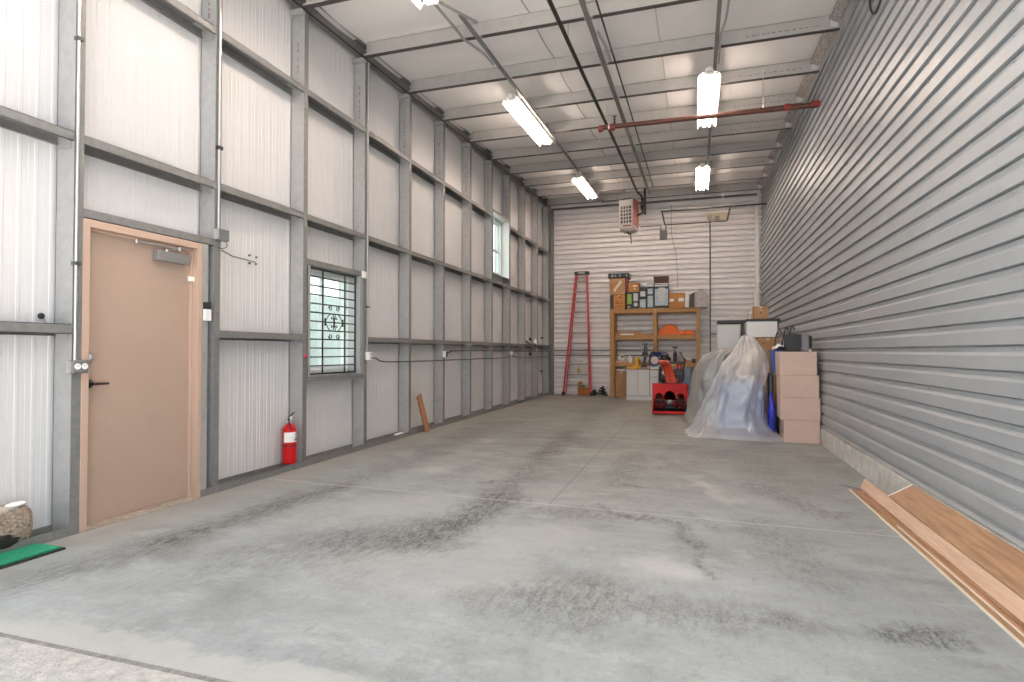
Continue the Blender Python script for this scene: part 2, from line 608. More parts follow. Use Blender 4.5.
D0, D1, DH = 2.93, 3.952, 2.178            # door frame outline
W0, W1, WZ0, WZ1 = 5.43, 6.46, 1.00, 2.20  # lower window rough opening
V0, V1, VZ0, VZ1 = 11.50, 12.55, 2.93, 4.17
lw = MB()
top = 5.75
corr_panel(lw, Y_OPEN, D0, 0, top)
corr_panel(lw, D0, D1, DH, top)
corr_panel(lw, D1, W0, 0, top)
corr_panel(lw, W0, W1, 0, WZ0)
corr_panel(lw, W0, W1, WZ1, top)
corr_panel(lw, W1, V0, 0, top)
corr_panel(lw, V0, V1, 0, VZ0)
corr_panel(lw, V0, V1, VZ1, top)
corr_panel(lw, V1, YB + .05, 0, top)
for (a, b, c, d) in [(Y_OPEN, D0, -.2, top), (D0, D1, DH, top), (D1, W0, -.2, top), (W0, W1, -.2, WZ0), (W0, W1, WZ1, top), (W1, V0, -.2, top), (V0, V1, -.2, VZ0), (V0, V1, VZ1, top), (V1, YB + .05, -.2, top)]:
    lw.box(XP - .16, XP - .02, a, b, c, d)
struct('wall_left', lw, LINER, 'white ribbed metal liner panels behind the galvanized framing', 'wall')

# right wall: horizontal ribs, pitch 0.1425
RP = .1425
line = []
z = .238
line += [(xr(z) + .004, z - .016), (xr(z) - .006, z - .010)]
k = 0
while z < 5.62:
    F = xr(z)
    line += [(F + .034, z + .000), (F + .034, z + .030), (F + .002, z + .043), (F, z + .047), (F, z + .086), (F - .001, z + RP - .018), (F, z + RP - .014)]
    # bright ledge at the next rib bottom
    z += RP
line.append((xr(z), z))
# order the profile from bottom to top: recess lip faces up at its foot, down at its head
prof = []
z = .238
while z < 5.62:
    F = xr(z)
    prof += [(F, z - .010), (F + .022, z + .011), (F + .022, z + .041), (F + .036, z + .043), (F + .036, z + .049), (F, z + .052)]
    z += RP
prof += [(xr(5.72), 5.72)]
rw = MB().sweep_open(prof, 'y', Y_OPEN, YB + .03)
z = .238
i = 0
while z < 5.5:          # screw heads in every groove
    for j in range(12):
        y = 2.60 + 1.2192 * j
        if y < YB - .2:
            Mx = Matrix.Translation((xr(z) + .0215, y, z + .027)) @ Matrix.Rotation(-PI/2, 4, 'Y')
            rw.lathe([(.009, 0), (.008, .004), (.004, .007)], Mx, 6)
    z += RP
rw.box(xr(0) + .09, xr(0) + .30, Y_OPEN, YB + .1, -.2, 5.75)
struct('wall_right', rw, SHEET, 'tall galvanized sheet wall with horizontal ribs', 'wall')
cb = MB().prism([(1.602, -.1), (1.602, .212), (1.66, .222), (1.75, .222), (1.75, -.1)], 'y', Y_OPEN, YB)
struct('baseboard_right', cb, CURB, 'pale concrete curb under the ribbed steel wall', 'curb')

# back wall: horizontal ribs
prof = [(YB, -.05)]
z = .10
while z < 5.25:
    prof += [(YB - .004, z), (YB + .040, z + .062), (YB + .042, z + .104), (YB + .085, z + .107), (YB + .085, z + .137), (YB - .004, z + .1395)]
    z += RP
prof += [(YB, 5.7)]
bw = MB()
n = len(prof)
bw.add([(-4.235, y, z) for y, z in prof] + [(1.70, y, z) for y, z in prof], [(k, k + 1, n + k + 1, n + k) for k in range(n - 1)])
bw.box(-4.4, 1.9, YB + .09, YB + .25, -.2, 5.8)
struct('wall_back', bw, BACKP, 'pale sheet metal end wall with horizontal ribs', 'wall')
t = MB().box(1.515, 1.60, YB - .030, YB - .004, 0, 5.36)
struct('trim_2', t, BACKP, 'pale flat corner trim at the right end of the back wall', 'trim')
t = MB().box(-4.05, -3.96, YB - .05, YB - .004, 0, 5.40)
t.box(-4.05, -4.03, YB - .16, YB - .05, 0, 5.40)
struct('trim_3', t, GALV2, 'dark steel corner angle where left and back walls meet', 'trim')

# ceiling liner, sagging between the beams
cl = MB()
YS = [1.2, Y_OPEN + .0] + [CY[0] + 1.2192 * (i * .125) - 0.0 for i in range(0, 91)]
YS = sorted(set([round(y, 4) for y in YS if y < YB + .04] + [YB + .04]))
XS = [-4.24 + .245 * i for i in range(25)]
vs = []
for y in YS:
    ph = ((y - CY[0]) / 1.2192) % 1.0
    for x in XS:
        sag = .035 * math.sin(PI * ph) ** 1.0
        wr = .010 * noise.noise(Vector((x * 1.3, y * 2.4, 0))) + .006 * noise.noise(Vector((x * 4.0, y * 1.2, 5)))
        vs.append((x, y, ze(y) + .205 - sag + wr * math.sin(PI * ph)))
nx = len(XS)
cl.add(vs, [(j * nx + i, j * nx + i + 1, (j + 1) * nx + i + 1, (j + 1) * nx + i) for j in range(len(YS) - 1) for i in range(nx - 1)], True)
cl.add([(-4.5, 1.0, ze(1.0) + .24), (2.0, 1.0, ze(1.0) + .24), (2.0, 17, ze(17) + .24), (-4.5, 17, ze(17) + .24),
        (-4.5, 1.0, ze(1.0) + .40), (2.0, 1.0, ze(1.0) + .40), (2.0, 17, ze(17) + .40), (-4.5, 17, ze(17) + .40)],
       [(0, 1, 2, 3), (4, 7, 6, 5), (0, 4, 5, 1), (1, 5, 6, 2), (2, 6, 7, 3), (3, 7, 4, 0)])
VINYL = mat('white_insulation_facing', (.90, .875, .86), .45, 0, .03, 2.0, .05, 6)
ceil = struct('ceiling', cl, VINYL, 'white vinyl faced roof insulation sagging between the steel beams', 'ceiling')
for x, sm in ((-1.84, mat('seam_dark_tape', (.30, .27, .26), .7)), (-.42, mat('seam_pale_tape', (.62, .59, .57), .7))):      # dark and pale taped seams of the insulation rolls, one part per seam
    s = MB()
    ys = [y for y in YS if y > 4.2]
    for y in ys:
        ph = ((y - CY[0]) / 1.2192) % 1.0
    vs = []
    for y in ys:
        ph = ((y - CY[0]) / 1.2192) % 1.0
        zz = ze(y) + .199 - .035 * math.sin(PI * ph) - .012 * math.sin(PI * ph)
        dx = .02 * noise.noise(Vector((x, y * .8, 2)))
        vs += [(x + dx - .007, y, zz), (x + dx + .007, y, zz)]
    s.add(vs, [(2 * i, 2 * i + 1, 2 * i + 3, 2 * i + 2) for i in range(len(ys) - 1)])
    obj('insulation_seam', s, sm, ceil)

# ------------------------------------------------------------------ steel framing (each member an object)
FR = 'galvanized wall framing'
T = .004


def c_column(y, z1):
    mb = MB()
    mb.box(XP + .012, XF - T, y, y + T, .0, z1)                     # web, faces the door opening
    mb.box(XP + .012, XP + .016, y, y + .066, .0, z1)           # wall-side flange
    return mb


col_labels = [
    'galvanized steel column left of the tan door, carrying the electrical box',
    'galvanized steel column right of the tan door, carrying a conduit',
    'galvanized steel column behind the fire extinguisher, left of the barred window',
    'galvanized steel column along the right side of the barred window',
    'galvanized steel column just left of the leaning scrap board',
    'galvanized steel column just right of the leaning scrap board',
    'galvanized steel column second to the left of the high narrow window',
    'galvanized steel column along the left side of the high narrow window',
    'galvanized steel column along the right side of the high narrow window',
    'third galvanized steel column from the back corner of the left wall',
    'second galvanized steel column from the back corner of the left wall',
    'galvanized steel column nearest the back corner of the left wall',
]
STAMP = mat('stamped_red_ink', (.25, .175, .165), .7)
rnd = random.Random(4)
for i, y in enumerate(CY):
    z1 = ze(y) - .004
    o = struct('steel_column', c_column(y, z1), GALV, col_labels[i], 'steel column', group=FR)
    if 1 <= i <= 8:
        st_ = MB()
        zz = z1 - .35
        while zz > 4.25:
            hgt = rnd.uniform(.018, .05)
            ww = rnd.uniform(.010, .020)
            st_.box(XF - .085 - ww / 2, XF - .085 + ww / 2, y - .0012, y - .0002, zz - hgt, zz)
            zz -= hgt + rnd.uniform(.012, .06)
        obj('stamped_lettering', st_, STAMP, o)
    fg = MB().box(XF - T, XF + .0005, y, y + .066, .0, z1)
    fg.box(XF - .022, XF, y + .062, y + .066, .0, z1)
    obj('room_flange_shaded', fg, GALV2, o)  # darker steel copy paints in the shade on this room-facing side
    cap = MB()
    cap.box(XP + .014, XF + .012, y - .055, y - .001, z1 - .060, z1 - .004)
    obj('top_clip', cap, GALV, o, .004)

rows = {'lower': (A0, A1), 'middle': (B0, B1), 'upper': (G0, G1)}
bay_names = ['left of the tan door', 'above the tan door', 'between the tan door and the barred window', 'above the barred window'] + \
    ['in the %s bay beyond the barred window' % w for w in ('first', 'second', 'third', 'fourth')] + ['in the bay of the high window'] + \
    ['in the %s bay beyond the high window' % w for w in ('first', 'second', 'third')] + ['in the last short bay at the back corner']
for k in range(13):
    y0 = Y_OPEN if k == 0 else CY[k - 1] + .068
    y1 = CY[k] - .002 if k < 12 else YB - .165
    for rn, (z0, z1) in rows.items():
        if (rn == 'lower' and k in (1, 3)) or (rn == 'upper' and k == 8):
            continue
        mb = MB()
        mb.box(XP + .012, XF, y0, y1, z1 - T, z1)               # web on top
        mb.box(XF - T, XF, y0, y1, z0, z1)                      # front flange
        mb.box(XF - .02, XF, y0, y1, z0, z0 + T)                # front lip
        mb.box(XP + .012, XP + .016, y0, y1, z0 - .012, z1)     # rear flange
        mb.box(XP + .012, XP + .034, y0, y1, z0 - .012, z0 - .008)
        o = struct('girt_beam', mb, GALV2, 'galvanized %s row girt %s' % (rn, bay_names[k]), 'steel girt', group='galvanized wall girts')
        if k < 12:
            c = MB().box(XP + .04, XF - .03, y1 - .12, y1 - .002, z1 - .012, z1 - .006)
            c.box(XP + .04, XF - .03, y1 - .006, y1 - .002, z0 - .045, z1 - .006)
            obj('end_clip', c, GALV, o)

# base track
bt = MB()
for (a, b) in [(Y_OPEN, D0 - .002), (D1 + .002, YB - .002)]:
    bt.box(XF, XF + .004, a, b, 0, .062)
    bt.box(XP + .012, XF, a, b, .0, .006)
    bt.box(XP + .012, XP + .016, a, b, 0, .06)
struct('baseboard_left', bt, GALV2, 'grey steel base track along the foot of the left wall', 'base track')

# eave channel and rod along the top of the left wall
ev = MB()
y0, y1 = Y_OPEN, YB
def slab(mb, xa, xb, da, db):
    mb.add([(x, y, ze(y) + d) for y in (y0, y1) for x in (xa, xb) for d in (da, db)],
           [(0, 1, 3, 2), (4, 6, 7, 5), (0, 4, 5, 1), (2, 3, 7, 6), (0, 2, 6, 4), (1, 5, 7, 3)])
slab(ev, XF - .10, XF - .096, .02, .196)
slab(ev, XF - .10, XF - .05, .02, .024)
slab(ev, XF - .10, XF - .01, .192, .196)
slab(ev, XF - .054, XF - .05, .02, .045)
slab(ev, XF - .014, XF - .01, .165, .196)
struct('eave_beam', ev, GALV2, 'dark open steel eave channel along the top of the left wall', 'steel beam')
rd = MB().tube([(XF + .012, Y_OPEN, ze(Y_OPEN) - .014), (XF + .012, YB, ze(YB) - .014)], .009, 8)
struct('trim_4', rd, PIPE_BLK, 'thin dark rod running along the column tops', 'rod')

PURL = mat('galvanized_roof_steel', (.44, .425, .41), .45, .2, .07, 10)
FLANGE = mat('dark_flange_steel', (.095, .085, .08), .6, .2, .2, 9)  # darker tone than the web, for the bottom flange of every roof beam
# roof beams (Z purlins)
nth = ['first', 'second', 'third', 'fourth', 'fifth', 'sixth', 'seventh', 'eighth', 'ninth', 'tenth', 'eleventh', 'twelfth']
for i, y in enumerate(CY):
    z0 = ze(y)
    mb = MB()
    xa, xb = XF + .02, xr(5.0) - .012
    mb.box(xa, xb, y, y + T, z0, z0 + .2)
    mb.box(xa, xb, y - .066, y - .062, z0, z0 + .022)
    mb.box(xa, xb, y, y + .062, z0 + .196, z0 + .2)
    lab = 'galvanized roof beam spanning to the top of the %s' % col_labels[i].replace('galvanized ', '').split(',')[0]
    o = struct('roof_beam', mb, PURL, ' '.join(lab.split()[:16]), 'roof beam', group='galvanized roof beams')
    if 3 <= i <= 9:
        st_ = MB()
        xx = .62
        while xx < 1.42:
            wdt = rnd.uniform(.02, .05)
            hh_ = rnd.uniform(.008, .016)
            st_.box(xx, xx + wdt, y - .0012, y - .0002, z0 + .085, z0 + .085 + hh_)
            xx += wdt + rnd.uniform(.012, .05)
        obj('stamped_lettering', st_, STAMP, o)
    obj('bottom_flange', MB().box(xa, xb, y - .066, y, z0 - .004, z0), FLANGE, o)
    c = MB().box(xb - .085, xb - .01, y - .010, y - .001, z0 + .03, z0 + .185)
    c.box(xb - .004, xb + .002, y - .09, y - .001, z0 + .03, z0 + .185)
    obj('end_clip', c, mat('bright_zinc_clip', (.72, .72, .72), .35, .5), o)
    c = MB().box(xa + .0, xa + .055, y - .010, y - .001, z0 + .02, z0 + .18)
    obj('end_clip', c, GALV, o)
# angle and squashed insulation along the right edge of the roof
ins = MB()
vs = []
ys = [4.5 + .05 * i for i in range(242)]
for y in ys:
    for j in range(7):
        x = xr(5.2) - .125 + .018 * j
        vs.append((x, y, ze(y) + .150 - .010 * j + .016 * noise.noise(Vector((x * 22, y * 9, 1)))))
ins.add(vs, [(7 * i + j, 7 * i + j + 1, 7 * i + j + 8, 7 * i + j + 7) for i in range(len(ys) - 1) for j in range(6)], True)
struct('trim_5', ins, mat('dusty_insulation_edge', (.36, .33, .315), .9, 0, .6, 40), 'dusty grey insulation edge along the top of the ribbed wall', 'trim')
fl2 = MB()
fl2.add([(xr(5.2) + d, y, ze(y) + h) for y in (Y_OPEN, YB - .02) for d in (-.008, .0) for h in (-.03, .20)],
        [(0, 1, 3, 2), (4, 6, 7, 5), (0, 4, 5, 1), (2, 3, 7, 6), (0, 2, 6, 4), (1, 5, 7, 3)])
struct('trim_14', fl2, GALV, 'flat galvanized flashing along the top of the ribbed wall', 'trim')
hd = MB().box(-4.02, 1.56, YB - .08, YB - .02, 5.385, 5.435)
struct('trim_6', hd, mat('dark_header_steel', (.16, .145, .135), .5, .2, .2, 8), 'dark steel header along the top of the back wall', 'trim')

# ------------------------------------------------------------------ door
dr = MB()
for (a, b) in [(D0, D0 + .05), (D1 - .05, D1)]:
    dr.box(XP + .01, XF + .006, a, b, 0, DH)
    dr.box(XP + .01, XF - .045, a, b + .016 if a == D0 else b, 0, DH)
dr.box(XP + .01, XF - .045, D1 - .068, D1 - .05, 0, DH - .05)
dr.box(XP + .01, XF + .006, D0 + .05, D1 - .05, DH - .055, DH)
dr.box(XP + .01, XF - .045, D0 + .05, D1 - .05, DH - .072, DH - .055)
door = struct('door_1', dr, TANF, 'tan painted steel entry door in a matching frame', 'door', bevel=.003)
sl = MB().box(XP + .03, XF - .072, D0 + .055, D1 - .058, .022, DH - .062)
leaf = obj('door_leaf', sl, TAN, door, .003)
XS_ = XF - .072
m4 = MB().lathe([(.033, 0), (.033, .006), (.026, .014), (.012, .02), (.012, .045)], Matrix.Translation((XS_, 3.035, 1.018)) @ Matrix.Rotation(PI/2, 4, 'Y'), 20)
m4.tube([(XS_ + .045, 3.03, 1.018), (XS_ + .045, 3.06, 1.018), (XS_ + .043, 3.15, 1.016)], [.011, .010, .008], 10)
obj('lever_handle', m4, BRONZE, leaf)
m5 = MB().lathe([(.033, 0), (.033, .006), (.024, .016), (.022, .022)], Matrix.Translation((XS_, 3.035, 1.21)) @ Matrix.Rotation(PI/2, 4, 'Y'), 20)
m5.box(XS_ + .02, XS_ + .034, 3.031, 3.039, 1.192, 1.228)
obj('deadbolt', m5, CHROME, leaf)
cb_ = MB().box(XS_, XS_ + .065, 3.53, 3.84, 1.975, 2.055)
clo = obj('door_closer', cb_, ALU, leaf, .004)
ar = MB().bar((XS_ + .05, 3.62, 2.070), (XF - .0, 3.72, 2.092), .022, .008).bar((XF - .0, 3.72, 2.092), (XF - .03, 3.36, 2.098), .020, .010)
ar.lathe([(.013, 0), (.013, .03)], Matrix.Translation((XF - .0, 3.72, 2.075)), 12)
ar.lathe([(.012, 0), (.012, .03)], Matrix.Translation((XF - .03, 3.36, 2.078)), 12)
ar.lathe([(.014, 0), (.014, .03)], Matrix.Translation((XS_ + .05, 3.62, 2.045)), 12)
obj('closer_arm', ar, CHROME, clo)
obj('contact_sensor', MB().box(XF - .045, XF - .030, 3.845, 3.905, 1.845, 1.885), WHITE, door, .002)
for zz in (.25, 1.05, 1.86):
    h = MB().tube([(XS_ + .006, 3.893, zz - .05), (XS_ + .006, 3.893, zz + .05)], .007, 8)
    obj('hinge', h, TANF, door)
th = MB().box(XP - .05, XF - .02, D0 + .05, D1 - .05, 0, .02)
th.box(XF - .02, XF + .01, D0, D1, 0, .008)
obj('threshold', th, mat('worn_threshold', (.40, .33, .27), .6, .1, .25, 20), door)
wo = MB().box(XP - .17, XP - .03, D0, D1, 0, DH)
obj('door_backing', wo, TAN, door)
# header, jamb channel
hb = MB().box(XP + .012, XF + .004, CY[0] + .068, CY[1] - .002, DH + .004, DH + .008)
hb.box(XF, XF + .004, CY[0] + .068, CY[1] + .066, DH + .004, DH + .066)
hb.box(XP + .012, XF, CY[0] + .068, CY[1] - .002, DH + .062, DH + .066)
struct('trim_7', hb, GALV2, 'grey steel header channel over the tan door', 'header')
jb = MB().box(XF - .004, XF, D1 + .006, D1 + .066, .0, DH + .003)
jb.box(XP + .012, XF - .004, D1 + .006, D1 + .010, .0, DH + .003)
struct('trim_8', jb, GALV, 'grey steel jamb channel right of the tan door', 'jamb channel')

# ------------------------------------------------------------------ windows
GLASS = glass_mat('window_glass', (.93, .97, .95))
VFR = mat('white_vinyl_frame', (.80, .84, .82), .35)
wf = MB()
fx0, fx1 = XP - .10, XP + .01
wf.box(fx0, fx1, W0, W0 + .04, WZ0, WZ1).box(fx0, fx1, W1 - .04, W1, WZ0, WZ1)
wf.box(fx0, fx1, W0 + .04, W1 - .04, WZ0, WZ0 + .04).box(fx0, fx1, W0 + .04, W1 - .04, WZ1 - .04, WZ1)
win = struct('window_1', wf, VFR, 'white framed sliding window behind the black security grille', 'window', bevel=.003)
sh = MB()
for a, b in [(W0 + .04, W0 + .53), (W0 + .50, W1 - .04)]:
    x = fx0 + (.03 if a < W0 + .1 else .055)
    sh = MB().box(x, x + .022, a, a + .03, WZ0 + .04, WZ1 - .04).box(x, x + .022, b - .03, b, WZ0 + .04, WZ1 - .04)
    sh.box(x, x + .022, a + .03, b - .03, WZ0 + .04, WZ0 + .07).box(x, x + .022, a + .03, b - .03, WZ1 - .07, WZ1 - .04)
    s_ = obj('sash', sh, VFR, win)
    obj('glass_pane', MB().box(x + .009, x + .013, a + .03, b - .03, WZ0 + .07, WZ1 - .07), GLASS, s_)
# steel surround of the lower window
sr = MB().box(XF - .004, XF + .002, CY[2] + .07, CY[3] - .002, 2.205, 2.268).box(XP + .012, XF - .004, CY[2] + .07, CY[3] - .002, 2.205, 2.209)
struct('trim_9', sr, GALV2, 'grey steel head channel over the barred window', 'window trim')
sr = MB().box(XF - .004, XF + .002, CY[2] + .07, CY[3] - .002, .915, .972).box(XP + .012, XF - .004, CY[2] + .07, CY[3] - .002, .968, .972)
struct('trim_10', sr, GALV2, 'grey steel sill channel under the barred window', 'window trim')
sr = MB().box(XF - .004, XF, CY[2] + .085, CY[2] + .125, .975, 2.202).box(XP + .012, XF - .004, CY[2] + .121, CY[2] + .125, .975, 2.202)
struct('trim_11', sr, GALV, 'steel jamb channel on the door side of the barred window', 'window trim')
sr = MB().box(XF - .004, XF, CY[3] - .105, CY[3] - .035, .975, 2.202).box(XP + .012, XF - .004, CY[3] - .105, CY[3] - .101, .975, 2.202)
struct('trim_12', sr, GALV, 'steel jamb channel on the far side of the barred window', 'window trim')

# security grille
gx = XF - .05
gy0, gy1, gz0, gz1 = CY[2] + .14, CY[3] - .125, .985, 2.195
gr = thing('window_grille', 'black wrought iron security grille with scrollwork over the lower window', 'window grille', (gx, (gy0 + gy1) / 2, gz0))
f = MB().box(gx - .009, gx + .009, gy0, gy0 + .018, gz0, gz1).box(gx - .009, gx + .009, gy1 - .018, gy1, gz0, gz1)
f.box(gx - .009, gx + .009, gy0 + .018, gy1 - .018, gz0, gz0 + .018).box(gx - .009, gx + .009, gy0 + .018, gy1 - .018, gz1 - .018, gz1)
obj('grille_frame', f, BLACK, gr)
for k in range(11):
    zz = gz0 + .10 + (gz1 - gz0 - .20) * k / 10
    obj('horizontal_bar', MB().box(gx - .007, gx + .007, gy0 + .018, gy1 - .018, zz - .007, zz + .007), BLACK, gr)
gw = gy1 - gy0
for q in (.27, .73):
    yy = gy0 + gw * q
    obj('vertical_bar', MB().box(gx + .007, gx + .019, yy - .007, yy + .007, gz0 + .018, gz1 - .018), BLACK, gr)
gc, gzc = (gy0 + gy1) / 2, gz0 + (gz1 - gz0) * .50
for sy in (-1, 1):
    for sz in (-1, 1):
        s = MB()
        cx, cz = gc + sy * .075, gzc + sz * .165
        s.tube([(gx + .015, cx + sy * .034 * (1 - t * .55) * math.cos(t * 2 * PI * 1.2), cz + sz * .034 * (1 - t * .55) * math.sin(t * 2 * PI * 1.2)) for t in [q / 20 for q in range(21)]], .0055, 6)
        obj('scroll', s, BLACK, gr)
        s = MB()
        pts = smoothed([(gx + .016, gc + sy * .165, gzc + sz * .012), (gx + .016, gc + sy * .10, gzc + sz * .085), (gx + .016, gc + sy * .03, gzc + sz * .098), (gx + .016, gc + sy * .02, gzc + sz * .05), (gx + .016, gc + sy * .055, gzc + sz * .04), (gx + .016, gc + sy * .05, gzc + sz * .065)])
        s.tube(pts, .0055, 6)
        obj('scroll', s, BLACK, gr)
obj('rosette', MB().box(gx + .012, gx + .02, gc - .012, gc + .012, gzc - .06, gzc + .06), BLACK, gr)
for q in (-.175, .175):
    obj('rosette', MB().box(gx + .012, gx + .02, gc + q - .01, gc + q + .01, gzc - .045, gzc + .045), BLACK, gr)

# upper window
wf = MB()
fx0, fx1 = XP - .10, XP + .012
wf.box(fx0, fx1, V0, V0 + .05, VZ0, VZ1).box(fx0, fx1, V1 - .05, V1, VZ0, VZ1)
wf.box(fx0, fx1, V0 + .05, V1 - .05, VZ0, VZ0 + .05).box(fx0, fx1, V0 + .05, V1 - .05, VZ1 - .05, VZ1)
win2 = struct('window_2', wf, VFR, 'high narrow white framed window far down the left wall', 'window', bevel=.003)
rv = MB().box(XP + .012, XF, V0 - .03, V0 - .022, VZ0 - .03, VZ1 + .03).box(XP + .012, XF, V1 + .022, V1 + .03, VZ0 - .03, VZ1 + .03)
rv.box(XP + .012, XF, V0 - .022, V1 + .022, VZ0 - .03, VZ0 - .022).box(XP + .012, XF, V0 - .022, V1 + .022, VZ1 + .022, VZ1 + .03)
obj('reveal_lining', rv, VFR, win2)
zm = (VZ0 + VZ1) / 2 - .05
for a, b, x in [(VZ0 + .05, zm + .02, fx0 + .05), (zm - .02, VZ1 - .05, fx0 + .025)]:
    sh = MB().box(x, x + .022, V0 + .05, V0 + .08, a, b).box(x, x + .022, V1 - .08, V1 - .05, a, b).box(x, x + .022, V0 + .08, V1 - .08, a, a + .03).box(x, x + .022, V0 + .08, V1 - .08, b - .03, b)
    s_ = obj('sash', sh, VFR, win2)
    obj('glass_pane', MB().box(x + .009, x + .013, V0 + .08, V1 - .08, a + .03, b - .03), GLASS, s_)
sr = MB()
sr.box(XF - .03, XF + .010, CY[7] + .068, V0 - .031, VZ0 - .07, VZ1 + .08).box(XF - .03, XF + .010, V1 + .031, CY[8] - .003, VZ0 - .07, VZ1 + .08)
sr.box(XF - .03, XF + .010, V0 - .031, V1 + .031, VZ0 - .07, VZ0 - .031).box(XF - .03, XF + .010, V0 - .031, V1 + .031, VZ1 + .031, VZ1 + .08)
struct('trim_13', sr, GALV2, 'dark steel surround framing the high narrow window', 'window trim')

# what is seen through the windows
ex = MB().box(-7.8, -7.6, -2, 30, -.2, 2.42)
z = .1
while z < 2.2:
    ex.box(-7.6, -7.585, -2, 30, z, z + .17)
    z += .2
struct('exterior_wall', ex, mat('pale_grey_siding', (.74, .80, .78), .7, 0, .04, 2), 'pale grey sided wall standing outside beyond the windows', 'wall')
struct('ground', MB().box(-14, -4.62, 1.78, 26, -.25, -.02), mat('outside_gravel', (.42, .43, .38), .9, 0, .2, 12), 'grey gravel strip outside the left wall', 'ground')

# ------------------------------------------------------------------ ceiling lamps
TUBE = emit('lit_fluorescent_tube', TUBE_COLOR, TUBE_STRENGTH)
LAMPW = mat('white_lamp_enamel', (.86, .84, .80), .4)
SLOT = mat('lamp_slot_black', (.006, .004, .003), .9, spec=0.0)


def lamp(x, ya, yb, label):
    yc = (ya + yb) / 2
    zc = ze(yc) - .115
    t = thing('fluorescent_lamp', label, 'ceiling lamp', (x, yc, zc), 'fluorescent strip lamps')

    def sheared(mb):
        for v in mb.v:
            v.z += .04333 * (v.y - yc)
        return mb
    b = MB().prism([(x - .055, zc + .035), (x + .055, zc + .035), (x + .050, zc + .085), (x - .050, zc + .085)], 'y', ya, yb)
    obj('lamp_housing', sheared(b), LAMPW, t, .003)
    for s in (-1, 1):
        # reflector wing with a row of open slots
        pr = [(.055, .040), (.074, .037), (.116, .0165), (.135, -.008), (.148, -.036)]
        n = 22
        y0, y1 = ya + .02, yb - .02
        st = (y1 - y0) / n
        wm = MB()

        def quad(a, b, ya_, yb_):
            q = [(x + s * a[0], ya_, zc + a[1]), (x + s * b[0], ya_, zc + b[1]), (x + s * b[0], yb_, zc + b[1]), (x + s * a[0], yb_, zc + a[1])]
            wm.add(q + [(p_[0], p_[1], p_[2] + .003) for p_ in q], [(0, 1, 2, 3), (7, 6, 5, 4), (0, 4, 5, 1), (1, 5, 6, 2), (2, 6, 7, 3), (3, 7, 4, 0)])
        quad(pr[0], pr[1], y0, y1)
        quad(pr[2], pr[3], y0, y1)
        quad(pr[3], pr[4], y0, y1)
        for k in range(n + 1):
            a_, b_ = max(y0, y0 + st * k - .014), min(y1, y0 + st * k + .014)
            if k == n // 2:
                a_, b_ = a_ - .03, b_ + .03
            quad(pr[1], pr[2], a_, b_)
        obj('reflector_wing', sheared(wm), LAMPW, t)
        for (p, q) in ((ya + .05, yc - .03), (yc + .03, yb - .05)):
            b = MB().tube([(x + s * .042, p, zc + .004), (x + s * .042, q, zc + .004)], .0165, 10)
            obj('tube', sheared(b), TUBE, t)
    for y in (ya + .03, yc, yb - .03):
        b = MB().box(x - .065, x + .065, y - .018, y + .018, zc + .0, zc + .035)
        obj('lamp_holder', sheared(b), LAMPW, t)
    b = MB().box(x - .035, x + .035, ya - .06, ya, zc + .02, zc + .075)
    obj('end_box', sheared(b), LAMPW, t, .004)
    for y in (ya + .35, yb - .35):
        b = MB().tube([(x, y, zc + .08), (x, y, zc + .20)], .006, 6)
        obj('hanger', sheared(b), CHROME, t)
    return t


lamp(-2.60, 3.25, 5.50, 'lit fluorescent strip lamp of the left row cut off by the top edge')
lamp(.20, 3.30, 5.55, 'lit fluorescent strip lamp nearest the door opening in the row by the ribbed wall')
lamp(-2.60, 8.18, 10.43, 'lit fluorescent strip lamp of the left row, middle of the three')
lamp(-2.55, 13.05, 15.25, 'lit fluorescent strip lamp of the left row nearest the back wall')
lamp(.195, 8.22, 10.45, 'large lit fluorescent strip lamp crossed by the rust red pipe')
lamp(.165, 13.05, 15.28, 'small lit fluorescent strip lamp near the back wall, by the vertical cable')


def rail(name, x, ya, yb, w, h, dz, label, cat, m=GALV2):
    mb = MB().add([(x + i * w / 2, y, ze(y) + dz + j * h) for y in (ya, yb) for i in (-1, 1) for j in (0, -1)],
                  [(0, 1, 3, 2), (4, 6, 7, 5), (0, 4, 5, 1), (2, 3, 7, 6), (0, 2, 6, 4), (1, 5, 7, 3)])
    t = thing(name, label, cat, (x, (ya + yb) / 2, ze((ya + yb) / 2)), 'strut rails under the roof beams')
    obj('channel', mb, m, t)
    return t


def straps(t, x, ya, w):
    for y in CY:
        if y > ya + .3 and y < YB - .4:
            obj('beam_clamp', MB().box(x - w, x + w, y - .068, y - .030, ze(y) - .016, ze(y) - .001), GALV, t)


r1 = rail('strut_rail', -2.47, 5.9, 16.2, .041, .030, -.016, 'steel strut rail under the roof beams along the left lamp row', 'strut rail')
straps(r1, -2.47, 5.9, .04)
r2 = rail('strut_rail', .265, 4.8, 16.2, .045, .030, -.016, 'steel strut rail under the roof beams along the lamps near the ribbed wall', 'strut rail')
straps(r2, .265, 4.8, .04)
r3 = rail('strut_rail', -1.14, 5.0, 15.6, .055, .026, -.016, 'middle steel strut rail under the roof beams beside the black pipe', 'strut rail')
straps(r3, -1.14, 5.0, .05)


def pipe(name, pts, r, m, label, cat, n=10, clips=None, group=None, sm=True):
    mb = MB().tube(smoothed(pts, 5) if sm and len(pts) > 2 else pts, r, n)
    o = obj(name, mb, m, None, loc=pts[0])
    tag(o, label, cat, group)
    for c in clips or []:
        q = MB().box(c[0] - c[3], c[0] + c[3], c[1] - c[4], c[1] + c[4], c[2] - c[5], c[2] + c[5])
        obj('pipe_clip', q, DARKM, o)
    return o


